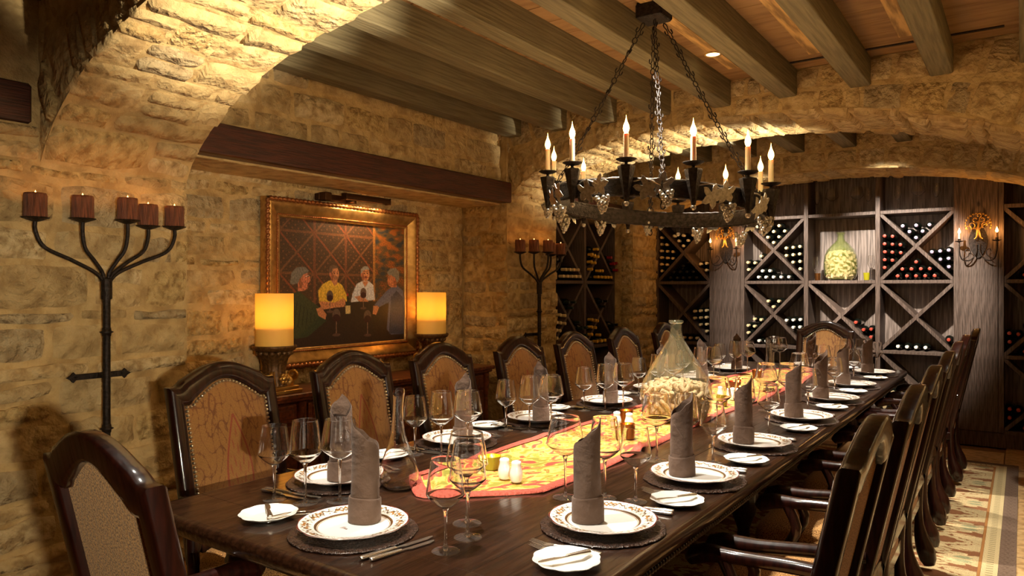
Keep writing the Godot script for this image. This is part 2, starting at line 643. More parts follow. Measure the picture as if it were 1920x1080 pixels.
func build_lights() -> void:
	# recessed spots lighting the table, between two beams; only the last in view
	var ls := [1.1, 2.3, 3.0, 4.42]
	for k in 4:
		downlight(-1.585, ls[k], V(-1.42, 0.77, [1.65, 2.4, 3.4, 4.5][k]), [8.0, 8.0, 11.0, 13.0][k], 29.0, "recessed ceiling spotlight %s from the camera end, over the table" % ORD[k])
	downlight(-1.5, 6.5, V(-1.4, 0.77, 6.1), 13.0, 28.0, "unseen ceiling spotlight over the table's far end")  # out of view behind the middle arch, lights the far settings
	downlight(-2.1, 6.15, V(-2.15, 1.55, 7.87), 14.0, 22.0, "unseen ceiling spotlight aimed at the wine wall's second bay")  # out of view, placed to light the second bay of the rack
	downlight(-1.05, 6.15, V(-1.0, 1.55, 7.87), 18.0, 22.0, "unseen ceiling spotlight aimed between the wine wall's middle and fourth bays")  # out of view, placed to light the middle and fourth bays
	downlight(0.2, 4.5, V(-0.05, 0.0, 5.4), 8.0, 25.0, "unseen ceiling spotlight over the aisle")  # out of view, placed to light the rug along the aisle
	downlight(0.62, 2.9, V(1.0, 1.3, 2.9), 2.5, 50.0, "unseen ceiling spotlight washing the aisle wall, camera end")  # out of view, brightens the wall that the chair backs mirror
	downlight(0.62, 4.2, V(1.0, 1.3, 4.2), 2.5, 50.0, "unseen ceiling spotlight washing the aisle wall, far end")  # out of view, same wall wash farther along the aisle
	unseen_lamp(0.13, 1.2, 1.74, V(-2.3, 2.63, 1.93), 40.0, 14.5, "unseen lamp placed to light the near arch soffit")  # out of view on the aisle side, placed to light the near soffit
	unseen_lamp(0.13, 1.45, 5.56, V(-2.45, 2.63, 5.8), 30.0, 17.0, "unseen lamp placed to light the middle arch soffit")  # out of view as well, placed to light the middle soffit
	# unseen lamp beside the camera, placed to light the near pier
	unseen_lamp(0.72, 1.35, -0.1, V(-3.6, 0.72, 2.15), 12.0, 25.0, "unseen lamp beside the camera, lighting the near pier")

# ---------------------------------------------------------------- stone work
func stones(parent: Node, surf: Callable, s0: float, s1: float, t0: float, t1: float, o := {}) -> void:
	# irregular courses of separate stones on surf(s, t, height above the mortar)
	var row: Array = o.get("row", [0.06, 0.22])
	var lens: Array = o.get("len", [0.12, 0.5])
	var prot: float = o.get("prot", 0.016)
	var joint: float = o.get("joint", 0.015)
	var over: float = o.get("over", 0.0)
	var tilt: float = o.get("tilt", 0.35)
	var called: String = o.get("name", "stone")
	var fit: bool = o.get("fit", false)
	var U := [0.0, 0.05, 0.33, 0.67, 0.95, 1.0]
	var W := [0.0, 0.1, 0.5, 0.9, 1.0]
	var sm := (s0 + s1) / 2
	var tm := (t0 + t1) / 2
	var p0: Vector3 = surf.call(sm, tm, 0.0)
	var ps: Vector3 = surf.call(sm + 0.01, tm, 0.0) - p0
	var pt: Vector3 = surf.call(sm, tm + 0.01 * (t1 - t0), 0.0) - p0
	var pd: Vector3 = surf.call(sm, tm, 0.05) - p0
	var flip := ps.cross(pt).dot(pd) < 0
	var t := t0
	while t < t1 - 0.02:
		var h: float = rng.randf_range(row[0], row[1])
		if fit: h = t1 - t0
		if t + h > t1 - row[0] * 0.6: h = t1 - t
		var s: float = s0 - rng.randf() * lens[0] * (0.0 if over > 0 else 0.6)
		while s < s1 - 0.03:
			var w: float = rng.randf_range(lens[0], lens[1])
			if s + w > s1 - lens[0] * 0.5: w = s1 - s
			var a0 := maxf(s, s0) - (rng.randf() * over if s <= s0 else 0.0)
			var a1 := minf(s + w, s1) + (rng.randf() * over if s + w >= s1 - 0.001 else 0.0)
			if a1 - a0 > 0.05:
				var split := h > 0.15 and w < 0.3 and rng.randf() < 0.3 and not fit
				var parts := [[t, h * 0.5], [t + h * 0.5, h * 0.5]] if split else [[t, h]]
				for q in parts:
					one_stone(parent, surf, a0 + joint / 2, a1 - joint / 2, q[0] + joint / 2 * (1.0 if not fit else 0.0), q[0] + q[1] - joint / 2 * (1.0 if not fit else 0.0), U, W, prot * rng.randf_range(0.25, 1.5), (rng.randf() - 0.35) * tilt, flip, called)
			s += w
		t += h

func one_stone(parent: Node, surf: Callable, a0: float, a1: float, b0: float, b1: float, U: Array, W: Array, prot: float, tilt: float, flip: bool, called: String) -> void:
	var mb := MB.new()
	var r := []
	var sw := (a1 - a0)
	var th := (b1 - b0)
	var tw := 0.1 if called == "voussoir" else 1.0
	var ph := rng.randf() * 50.0
	for i in 6:
		var u: float = U[5 - i] if flip else U[i]
		var line := PackedVector3Array()
		for j in 5:
			var w: float = W[j]
			var s := a0 + u * sw
			var t := b0 + w * th
			var k := 0.014
			var e: bool = u == 0 or u == 1 or w == 0 or w == 1
			# rounded outline: pull the corners in
			var cx := absf(u - 0.5) * 2
			var cw := absf(w - 0.5) * 2
			var pull := 0.1 * cx * cx * cw * cw
			s = lerpf(s, a0 + 0.5 * sw, pull * 0.6)
			t = lerpf(t, b0 + 0.5 * th, pull)
			var s9 := s
			s += k * warp.get_noise_2d(s * 9 + ph * 0.03, t * 9)
			t += (0.022 * warp.get_noise_2d(s9 * 1.7 + 40, t * 2.2) + k * 0.7 * warp.get_noise_2d(s9 * 9 + 40, t * 9)) * tw
			var d := -0.012 if e else prot * (1.0 + tilt * (w - 0.5) * 2.0) + 0.010 * lump.get_noise_2d(s * 3 + ph, t * 5)
			line.append(surf.call(s, t, d))
		r.append(line)
	mb.rows(r)
	put(mb, called, M.stone[rng.randi() % M.stone.size()], parent)

func mortar(parent: Node, surf: Callable, s0: float, s1: float, t0: float, t1: float, step := 0.12, called := "mortar_face") -> void:
	var nu := maxi(2, int((s1 - s0) / step))
	var nv := maxi(2, int((t1 - t0) / step))
	var p0: Vector3 = surf.call((s0 + s1) / 2, (t0 + t1) / 2, 0.0)
	var ps: Vector3 = surf.call((s0 + s1) / 2 + 0.01, (t0 + t1) / 2, 0.0) - p0
	var pt: Vector3 = surf.call((s0 + s1) / 2, (t0 + t1) / 2 + 0.01 * (t1 - t0), 0.0) - p0
	var flip := ps.cross(pt).dot(surf.call((s0 + s1) / 2, (t0 + t1) / 2, 0.05) - p0) < 0
	var mb := MB.new()
	mb.patch(nu, nv, func(u: float, v: float) -> Vector3:
		var s := lerpf(s0, s1, 1.0 - u if flip else u)
		var t := lerpf(t0, t1, v)
		return surf.call(s, t, 0.006 * lump.get_noise_2d(s * 2.0, t * 2.0)))
	put(mb, called, M.mortar, parent)

func slab(parent: Node, x0: float, x1: float, y0: float, y1: float, l0: float, l1: float, called: String, m: Material, bev := 0.01) -> MeshInstance3D:
	var mb := MB.new()
	mb.rbox(V((x0 + x1) / 2, (y0 + y1) / 2, (l0 + l1) / 2), Vector3(x1 - x0, y1 - y0, l1 - l0), bev)
	return put(mb, called, m, parent)

func x_face(x: float) -> Callable:   # plane facing +x: s along l, t up
	return func(s: float, t: float, d: float) -> Vector3: return V(x + d, t, s)

func l_face(l: float) -> Callable:   # plane facing the camera end: s along x, t up
	return func(s: float, t: float, d: float) -> Vector3: return V(s, t, l - d)

class Arc:
	var pts := PackedVector2Array()
	var len := PackedFloat32Array()
	func _init(cx: float, a: float, b: float, apex: float, x0: float, x1: float) -> void:
		var th0 := acos(clampf((x0 - cx) / a, -1, 1))
		var th1 := acos(clampf((x1 - cx) / a, -1, 1))
		for i in 81:
			var th := lerpf(th0, th1, i / 80.0)
			pts.append(Vector2(cx + a * cos(th), apex - b + b * sin(th)))
			len.append(0.0 if i == 0 else len[i - 1] + pts[i].distance_to(pts[i - 1]))
	func total() -> float:
		return len[80]
	func at(s: float) -> Vector2:
		if s <= 0: return pts[0] + (pts[1] - pts[0]).normalized() * s
		for i in range(1, 81):
			if len[i] >= s:
				return pts[i - 1].lerp(pts[i], (s - len[i - 1]) / (len[i] - len[i - 1]))
		return pts[80] + (pts[80] - pts[79]).normalized() * (s - len[80])
	func up(s: float) -> Vector2:      # outward normal, away from the opening
		var d := at(s + 0.01) - at(s - 0.01)
		return Vector2(-d.y, d.x).normalized()
	func at_x(x: float) -> float:
		for i in 81:
			if pts[i].x >= x: return len[i]
		return len[80]

func soffit(arc: Arc) -> Callable:    # s along the arch, t along l, d down into the opening
	return func(s: float, t: float, d: float) -> Vector3:
		var p := arc.at(s) - arc.up(s) * d
		return V(p.x, p.y, t)

func arch_face(arc: Arc, l: float, xlim: float, dir := 1.0) -> Callable:    # s along the arch, t 0..1 from the arch up to the ceiling
	return func(s: float, t: float, d: float) -> Vector3:
		var p := arc.at(s)
		var u := arc.up(s)
		u = (u + Vector2(0, 0.35)).normalized()
		var h := (CEIL - p.y) / maxf(u.y, 0.05)
		if u.x < -0.01: h = minf(h, (p.x - xlim + 0.03) / -u.x)
		p += u * h * t
		return V(p.x, p.y, l - d * dir)

func arch(called: String, label: String, arc: Arc, l0: float, l1: float, s_vis: float, face_rows: int) -> void:
	var o := structure(called, label)
	var T := arc.total()
	mortar(o, soffit(arc), 0, T, l0, l1, 0.1)
	mortar(o, arch_face(arc, l0, XL - 0.08), 0, T, 0, 1, 0.1)
	mortar(o, arch_face(arc, l1, XL, -1.0), 0, T, 0, 1, 0.1)
	stones(o, func(a: float, b: float, d: float) -> Vector3: return soffit(arc).call(b, a, d), l0, l1, 0, s_vis, {"row": [0.06, 0.24], "len": [0.14, 0.5], "over": 0.025, "prot": 0.02, "tilt": 0.8})
	for k in face_rows:
		stones(o, arch_face(arc, l0, XL - 0.08), 0.05, s_vis, float(k) / face_rows + 0.015, float(k + 1) / face_rows - 0.015, {"len": [0.1, 0.24], "prot": 0.012, "fit": true, "joint": 0.016, "name": "voussoir"})

func build_setting() -> void:
	# floor: tiles beside the rug and by the wine wall, mortar bed under all
	var f := structure("floor", "tan stone tile floor under the rug and by the wine wall")
	slab(f, -4.7, 1.4, -0.25, -0.012, -2.0, 8.5, "mortar_bed", M.grout)
	var tile_mesh := []
	for k in 3:
		var mb := MB.new()
		mb.rbox(Vector3(0, -0.01, 0), Vector3(0.316, 0.024, 0.316), 0.004)
		tile_mesh.append(mb.mesh())
	for i in 19:
		for j in 32:
			var x := -4.5 + i * 0.324
			var l := -1.9 + j * 0.324
			var seen := (x > -0.2 and l > 1.2 and x < 0.7) or (l > 6.9 and l < 7.8 and x > -3.4) or (x < -2.75 and x > -4.2 and l > 0.3 and l < 3.4)
			if seen:
				var k := rng.randi() % 3
				var o := put_mesh(tile_mesh[k], "tile", M.tile[k], f)
				o.position = V(x, rng.randf() * 0.002, l)
	# ceiling: slab, cross boards, beams along the room
	var c := structure("ceiling", "timber ceiling of pale boards over grey-green beams")
	slab(c, -4.7, 1.4, 3.0, 3.2, -2.0, 8.5, "slab", M.mortar)
	for seg in [[-1.7, 1.44], [2.14, 5.11], [5.87, 7.25]]:
		var l: float = seg[0]
		while l < seg[1] - 0.01:
			var w := minf(0.21, seg[1] - l)
			slab(c, -3.75, 0.98, CEIL, CEIL + 0.03, l + 0.002, l + w - 0.002, "board", M.board, 0.003)
			l += w
		var nb := 11
		for k in nb:
			var x := -3.635 + k * 0.4525
			if x > 0.9: continue
			var mb := MB.new()
			mb.rbox(V(x + 0.062, 2.75 + 0.093, (seg[0] + seg[1]) / 2), Vector3(0.125, 0.186, seg[1] - seg[0] + 0.06), 0.008)
			put(mb, "beam", M.beam, c)
	for k in [[-1.545, 2.3, 4.8], [-1.03, 2.1, 4.79], [-0.525, 2.2, 4.77]]:
		slab(c, k[0] - 0.07, k[0], CEIL - 0.012, CEIL, k[1], k[2], "batten", M.batten, 0.002)
	for x in [-1.15, -0.695, -0.245, 0.21]:
		slab(c, x - 0.16, x + 0.16, CEIL - 0.006, CEIL, 4.91, 4.94, "air_slot", M.iron, 0.001)
	# left wall: body of the niches, piers, then their stones
	var w := structure("wall_left", "rough tan stone wall with deep niches between piers")
	slab(w, -4.9, -4.14, -0.1, 3.0, -2.0, 8.5, "wall_core", M.mortar)
	var fl := {"prot": 0.014}
	for r in [[2.142, 5.06]]:
		mortar(w, x_face(-4.13), r[0], r[1], 0, 2.3)
		stones(w, x_face(-4.13), r[0], r[1], 0.55, 2.26, {"row": [0.06, 0.24], "len": [0.15, 0.6], "prot": 0.012})
	for r in [[-1.7, 1.45, 0], [2.142, 5.07, 1], [5.87, 7.3, 1]]:
		slab(w, -4.2, -3.712, 2.17, 3.0, r[0], r[1], "wall_head", M.mortar)
		stones(w, x_face(-3.71), maxf(r[0], 0.9), r[1], 2.37, CEIL - 0.01, {"row": [0.06, 0.2], "len": [0.13, 0.46], "prot": 0.016})
	for e in [["stone_pier", "rough stone pier behind the first five-armed candle stand", 1.2, 2.142, 0.5], ["stone_pier", "narrow stone pier behind the second candle stand by the bottle lattice", 5.07, 5.87, 0.3]]:
		var p := structure("wall_left_pier", e[1])
		slab(p, -4.6, -3.65, -0.1, 3.0, e[2] + 0.01, e[3] - 0.01, "pier_core", M.mortar)
		mortar(p, x_face(XL), e[2], e[3], 0, 2.3)
		mortar(p, l_face(e[2]), -4.14, XL, 0, 2.3)
		var hi: float = 2.02 if e[2] < 2 else 2.28
		stones(p, x_face(XL), e[2], e[3], 0.0, hi * 0.55, {"row": [0.05, 0.2], "len": [0.12, 0.5], "over": 0.02, "prot": 0.026, "tilt": 1.1})
		stones(p, x_face(XL), e[2], e[3], hi * 0.55, hi, {"row": [0.06, 0.23], "len": [0.13, 0.5], "over": 0.015, "prot": 0.014})
		if e[2] < 2: stones(p, x_face(XL), e[2], 1.44, hi, 2.18, {"row": [0.07, 0.1], "len": [0.12, 0.25], "over": 0.02, "prot": 0.02})
		stones(p, l_face(e[2]), -4.13, XL, 0.6 if e[2] > 2 else 0.0, 2.2, {"row": [0.09, 0.18], "len": [0.16, 0.4], "over": 0.01, "prot": 0.013})
	# dark red lintels over the niches
	for e in [[-1.5, 1.4, "dark red timber lintel, its end showing beside the near stone arch"], [2.10, 5.12, "long dark red timber lintel over the painting niche"], [5.85, 7.27, "dark red timber lintel over the side bottle lattice"]]:
		var o := thing("lintel_beam", e[2], "lintel")
		o.set_meta("kind", "structure")
		var mb := MB.new()
		mb.rbox(V(-3.87, 2.275, (e[0] + e[1]) / 2), Vector3(0.5, 0.18, e[1] - e[0]), 0.012)
		put(mb, "timber", M.lintel, o)
	# arches across the room
	var a1 := Arc.new(-1.72, 1.96, 0.8, 2.66, XL, XR)
	arch("wall_arch_near", "pale rough stone arch across the room nearest the camera end", a1, 1.44, 2.142, a1.at_x(-1.2), 2)
	var a2 := Arc.new(-1.75, 2.02, 0.62, 2.665, XL, XR)
	arch("wall_arch_middle", "wide stone arch over the table behind the chandelier", a2, 5.11, 5.88, a2.total(), 2)
	# end wall with its low arch in front of the wine rack
	var a3 := Arc.new(-1.55, 2.12, 0.6, 2.555, -3.5, 0.5)
	var e := structure("wall_far", "end wall whose low stone arch frames the wine rack")
	mortar(e, soffit(a3), 0, a3.total(), 7.25, 7.86, 0.12)
	mortar(e, arch_face(a3, 7.25, XL), 0, a3.total(), 0, 1, 0.12)
	stones(e, func(a: float, b: float, d: float) -> Vector3: return soffit(a3).call(b, a, d), 7.25, 7.86, 0, a3.total(), {"row": [0.12, 0.22], "len": [0.25, 0.5], "over": 0.02, "prot": 0.012})
	for k in 2:
		stones(e, arch_face(a3, 7.25, XL), 0.05, a3.total(), k / 2.0 + 0.02, (k + 1) / 2.0 - 0.02, {"len": [0.14, 0.28], "prot": 0.01, "fit": true, "name": "voussoir"})
	slab(e, -4.6, -3.51, -0.1, 3.0, 7.26, 8.5, "pier_core", M.mortar)
	slab(e, 0.51, 1.4, -0.1, 3.0, 7.26, 8.5, "pier_core", M.mortar)
	slab(e, -3.6, 0.6, 2.6, 3.0, 7.9, 8.5, "wall_core", M.mortar)
	slab(e, -4.9, 1.4, -0.1, 3.1, 8.22, 8.5, "wall_core", M.mortar)
	mortar(e, l_face(7.25), -3.66, -3.5, 0, 2.9)
	stones(e, l_face(7.25), -3.64, -3.5, 0, 2.3, {"row": [0.1, 0.2], "len": [0.13, 0.16], "over": 0.01, "prot": 0.015})
	mortar(e, x_face(-3.5), 7.25, 7.86, 0, 2.3)
	stones(e, x_face(-3.5), 7.25, 7.86, 0, 2.2, {"row": [0.09, 0.18], "len": [0.16, 0.4], "over": 0.012, "prot": 0.02, "tilt": 0.7})
	# the two walls out of view
	var r := structure("wall_right", "plain plastered wall behind the aisle")
	slab(r, 1.0, 1.3, -0.1, 3.1, -2.0, 8.5, "wall_core", M.mortar)
	for q in [[1.3, 2.142], [5.07, 5.87]]:
		slab(r, XR, 1.1, 0, 3.0, q[0], q[1], "pier_core", M.mortar, 0.03)
	var nw := structure("wall_near", "plain plastered wall behind the camera end")
	slab(nw, -4.9, 1.4, -0.1, 3.1, -2.0, -1.7, "wall_core", M.mortar)
	# rug: field of repeats and its border bands
	var rug := thing("area_rug", "long brown and cream scrollwork rug under the dining table", "rug", Transform3D(Basis(), V(-1.5, 0.0, 3.9)))
	var y := 0.012
	var fx := 1.31
	var reps := 10
	var fm := MB.new()
	for k in reps:
		var z0 := -3.05 + k * 0.61
		for sx in [-1.0, 1.0]:
			flat(fm, sx * (fx - 0.66), sx * fx, z0, z0 + 0.61, y, 0, 1, 0, 1)
			flat(fm, 0, sx * (fx - 0.66), z0, z0 + 0.61, y, 0, 1, 0, 1)
	put(fm, "field", M.rug_field, rug)
	var bands := [[1.31, 1.325, M.rug_ochre, "stripe"], [1.396, 1.473, M.rug_grey, "border"]]
	for b in bands:
		var bm := MB.new()
		frame_band(bm, b[0], b[1], 3.05 + (b[0] - 1.31), 3.05 + (b[1] - 1.31), y, 0.006)
		put(bm, b[3], b[2], rug)
	var cm := MB.new()
	for sx in [-1.0, 1.0]:
		flat(cm, sx * 1.325, sx * 1.396, -3.136, 3.136, y + 0.002, 0, 1, 0, 88)
		flat(cm, -1.325, 1.325, sx * 3.065, sx * 3.136, y + 0.002, 0, 1, 0, 1, 37)
	put(cm, "cream_border", M.rug_cream, rug)
	var bk := MB.new()
	bk.rbox(Vector3(0, 0.006, 0), Vector3(2.94, 0.01, 6.42), 0.003)
	put(bk, "backing", M.rug_grey, rug)

func frame_band(mb: MB, x0: float, x1: float, z0: float, z1: float, y: float, h: float) -> void:
	for s in [-1, 1]:
		mb.rbox(Vector3(s * (x0 + x1) / 2, y, 0), Vector3(x1 - x0, h, 2 * z1), 0.002)
		mb.rbox(Vector3(0, y, s * (z0 + z1) / 2), Vector3(2 * x0, h, z1 - z0), 0.002)

func flat(mb: MB, x0: float, x1: float, z0: float, z1: float, y: float, u0: float, u1: float, v0: float, v1: float, across := 0.0) -> void:
	# a level quad; with «across» the print runs along x, that many times
	var c := [[x0, z0, u0, v0], [x1, z0, u1, v0], [x1, z1, u1, v1], [x0, z1, u0, v1]]
	if across > 0: c = [[x0, z0, 0, 0], [x1, z0, 0, across], [x1, z1, 1, across], [x0, z1, 1, 0]]
	var id := []
	for q in c: id.append(mb.vert(Vector3(q[0], y, q[1]), Vector3.UP, Vector2(q[2], q[3])))
	mb.face(id, Vector3.UP)

# ---------------------------------------------------------------- chairs and table
func top_curve(q: float, lo: float, mid: float, hi: float) -> float:
	# q 0 at the middle, 1 at the ear: flat ear, a stepped S, then the crown
	q = absf(q)
	if q > 0.88: return lo
	if q > 0.68:
		var k := (0.88 - q) / 0.2
		return lerpf(lo, mid, k * k * (3 - 2 * k))
	return mid + (hi - mid) * cos(q / 0.68 * PI / 2)

func make_chair() -> Node3D:
	# sitter faces -z; the back leans towards +z
	var t := thing("dining_chair", "", "chair", Transform3D(), "tall upholstered chairs round the long table")
	var wt := 0.242
	var wi := 0.186
	var yb := 0.5
	var zp := func(y: float) -> float: return 0.24 + 0.22 * (y - 0.45)
	var outer := []
	var inner := []
	for k in 7:
		var y := lerpf(yb, 1.05, k / 6.0)
		outer.append(Vector2(-wt, lerpf(0.42, 1.06, k / 6.0)))
		inner.append(Vector2(-wi, lerpf(yb, 0.985, k / 6.0)))
	for k in range(0, 37):
		var q := -1.0 + 2.0 * k / 36
		outer.append(Vector2(wt * q, top_curve(q, 1.06, 1.088, 1.14)))
		inner.append(Vector2(wi * q, top_curve(q, 0.988, 1.015, 1.073)))
	for k in 7:
		outer.append(Vector2(wt, lerpf(1.06, 0.42, k / 6.0)))
		inner.append(Vector2(wi, lerpf(0.985, yb, k / 6.0)))
	var sec := [[0.0, 0.02], [0.0, -0.012], [0.1, -0.02], [0.3, -0.025], [0.72, -0.024], [0.9, -0.017], [1.0, -0.008], [1.0, 0.02], [0.85, 0.026], [0.15, 0.026]]
	var r := []
	for k in outer.size():
		var line := PackedVector3Array()
		for s in sec:
			var p: Vector2 = outer[k].lerp(inner[k], s[0])
			line.append(Vector3(p.x, p.y, zp.call(p.y) + s[1]))
		line.reverse()
		r.append(line)
	var mb := MB.new()
	mb.rows(r, true)
	mb.rbox(Vector3(0, 0.485, zp.call(0.485)), Vector3(2 * wi + 0.02, 0.07, 0.04), 0.008)
	put(mb, "back_frame", M.chair, t)
	var pm := MB.new()
	pm.patch(16, 16, func(u: float, v: float) -> Vector3:
		var x := lerpf(-wi, wi, u)
		var y := lerpf(top_curve(x / wi, 0.988, 1.015, 1.073), 0.5, v)
		var b := 0.035 * pow(sin(PI * clampf(u, 0.0, 1.0)), 0.5) * pow(sin(PI * clampf(v, 0.0, 1.0)), 0.5)
		return Vector3(x, y, zp.call(y) - 0.004 - b))
	put(pm, "front_upholstery", M.front_cloth, t).set_meta("label", "figured tan chenille panel with an almond medallion")
	var rm := MB.new()
	rm.patch(14, 12, func(u: float, v: float) -> Vector3:
		var x := lerpf(wi, -wi, u)
		var y := lerpf(top_curve(x / wi, 0.988, 1.015, 1.073), 0.5, v)
		return Vector3(x, y, zp.call(y) + 0.006))
	put(rm, "rear_upholstery", M.back_cloth, t).set_meta("label", "plain flecked tan cloth")
	var nm := MB.new()
	var run := 0.0
	for k in range(1, inner.size()):
		var a: Vector2 = inner[k - 1]
		var b: Vector2 = inner[k]
		var seg := a.distance_to(b)
		while run < seg:
			var p := a.lerp(b, run / maxf(seg, 1e-5))
			p = p.lerp(Vector2(0, 0.8), 0.03)
			var c := Vector3(p.x, p.y, zp.call(p.y) - 0.017)
			nm.rows([ring6(c + Vector3(0, 0, 0.004), 0.0072), ring6(c - Vector3(0, 0, 0.002), 0.0056), ring6(c - Vector3(0, 0, 0.0045), 0.0001)], true)
			run += 0.0165
		run -= seg
	put(nm, "nailheads", M.nail, t, "stuff")
	# seat
	var sm := MB.new()
	var rows := []
	for q in [[0.0, 0.375], [0.0, 0.42], [0.004, 0.44], [0.016, 0.463], [0.045, 0.48], [0.12, 0.488], [0.2, 0.49], [0.245, 0.491]]:
		var line := PackedVector3Array()
		for j in 28:
			var a := TAU * j / 28
			var ex := 0.4
			var hx: float = 0.255 - q[0]
			var hz: float = 0.25 - q[0]
			line.append(Vector3(hx * signf(cos(a)) * pow(absf(cos(a)), ex) * (1.0 - 0.08 * sin(a)), q[1], 0.0 + hz * signf(sin(a)) * pow(absf(sin(a)), ex)))
		rows.append(line)
	sm.rows(rows, true)
	put(sm, "seat", M.back_cloth, t)
	var am := MB.new()
	am.rbox(Vector3(0, 0.355, -0.24), Vector3(0.47, 0.055, 0.03), 0.006)
	am.rbox(Vector3(0, 0.355, 0.235), Vector3(0.43, 0.055, 0.03), 0.006)
	for s in [-1, 1]:
		am.rbox(Vector3(s * 0.235, 0.355, 0), Vector3(0.03, 0.055, 0.48), 0.006)
	put(am, "seat_rail", M.chair, t)
	for s in [-1, 1]:
		var lm := MB.new()
		lm.tube(bez([Vector3(s * 0.222, 0.52, 0.245), Vector3(s * 0.222, 0.36, 0.238), Vector3(s * 0.222, 0.2, 0.246), Vector3(s * 0.222, 0.1, 0.272), Vector3(s * 0.222, 0.03, 0.288)], 14), [0.022, 0.023, 0.023, 0.023, 0.022, 0.021, 0.02, 0.02, 0.022, 0.027, 0.034, 0.041, 0.044, 0.04, 0.026], 12, 1.0, Vector3.RIGHT)
		put(lm, "rear_leg", M.chair, t)
		var fm := MB.new()
		fm.tube(bez([Vector3(s * 0.225, 0.36, -0.225), Vector3(s * 0.25, 0.26, -0.262), Vector3(s * 0.235, 0.12, -0.235), Vector3(s * 0.245, 0.025, -0.262)], 12), [0.036, 0.038, 0.04, 0.038, 0.034, 0.028, 0.024, 0.02, 0.019, 0.021, 0.028, 0.034, 0.026], 12)
		put(fm, "front_leg", M.chair, t)
		var rm2 := MB.new()
		rm2.tube(bez([Vector3(s * 0.236, 0.652, 0.285), Vector3(s * 0.252, 0.648, 0.16), Vector3(s * 0.268, 0.635, 0.0), Vector3(s * 0.272, 0.625, -0.13), Vector3(s * 0.27, 0.595, -0.175)], 14), [0.019, 0.02, 0.021, 0.022, 0.022, 0.022, 0.022, 0.022, 0.022, 0.022, 0.024, 0.027, 0.03, 0.03, 0.018], 10)
		rm2.tube(bez([Vector3(s * 0.269, 0.625, -0.07), Vector3(s * 0.255, 0.54, -0.03), Vector3(s * 0.25, 0.45, -0.07), Vector3(s * 0.235, 0.36, -0.06)], 10), 0.019, 10)
		put(rm2, "arm", M.chair, t)
	return t

func ring6(c: Vector3, r: float) -> PackedVector3Array:
	var o := PackedVector3Array()
	for j in 7:
		var a := -TAU * j / 7
		o.append(c + Vector3(r * cos(a), r * sin(a), 0))
	return o

func build_chairs() -> void:
	var proto := make_chair()
	var first := true
	var spots := []
	var lc := [1.73, 2.38, 3.0, 3.68, 4.34, 5.06, 5.9]
	for k in 7:
		spots.append([V(-2.27 + [0.0, 0.03, 0.05, 0.09, 0.1, 0.12, 0.1][k], 0, lc[k]), -90.0 + [3, 1, 0, -1, 0, 1, 0][k], "tall tan chair on the painting side, %s from the camera end" % ORD[k]])
	var rc := [1.88, 2.55, 3.23, 4.0, 4.76, 5.47, 6.4]
	for k in 7:
		spots.append([V(-0.672 + [0.0, 0.014, 0.004, -0.004, -0.014, -0.014, 0.0][k], 0, rc[k]), 90.0, "tall tan chair on the aisle side, %s from the camera end" % ORD[k]])
	spots.append([V(-1.575, 0, 1.115), -2.0, "tall chair at the table's camera end, its plain flecked back showing"])
	spots.append([V(-1.46, 0, 6.6), 180.0, "tall chair at the table's far end, before the wine wall"])
	for s in spots:
		var xf := Transform3D(turn(s[1]), s[0] + Vector3(0, 0.012, 0))
		if first:
			proto.transform = xf
			proto.set_meta("label", s[2])
			first = false
		else:
			dup(proto, "dining_chair", s[2], xf)

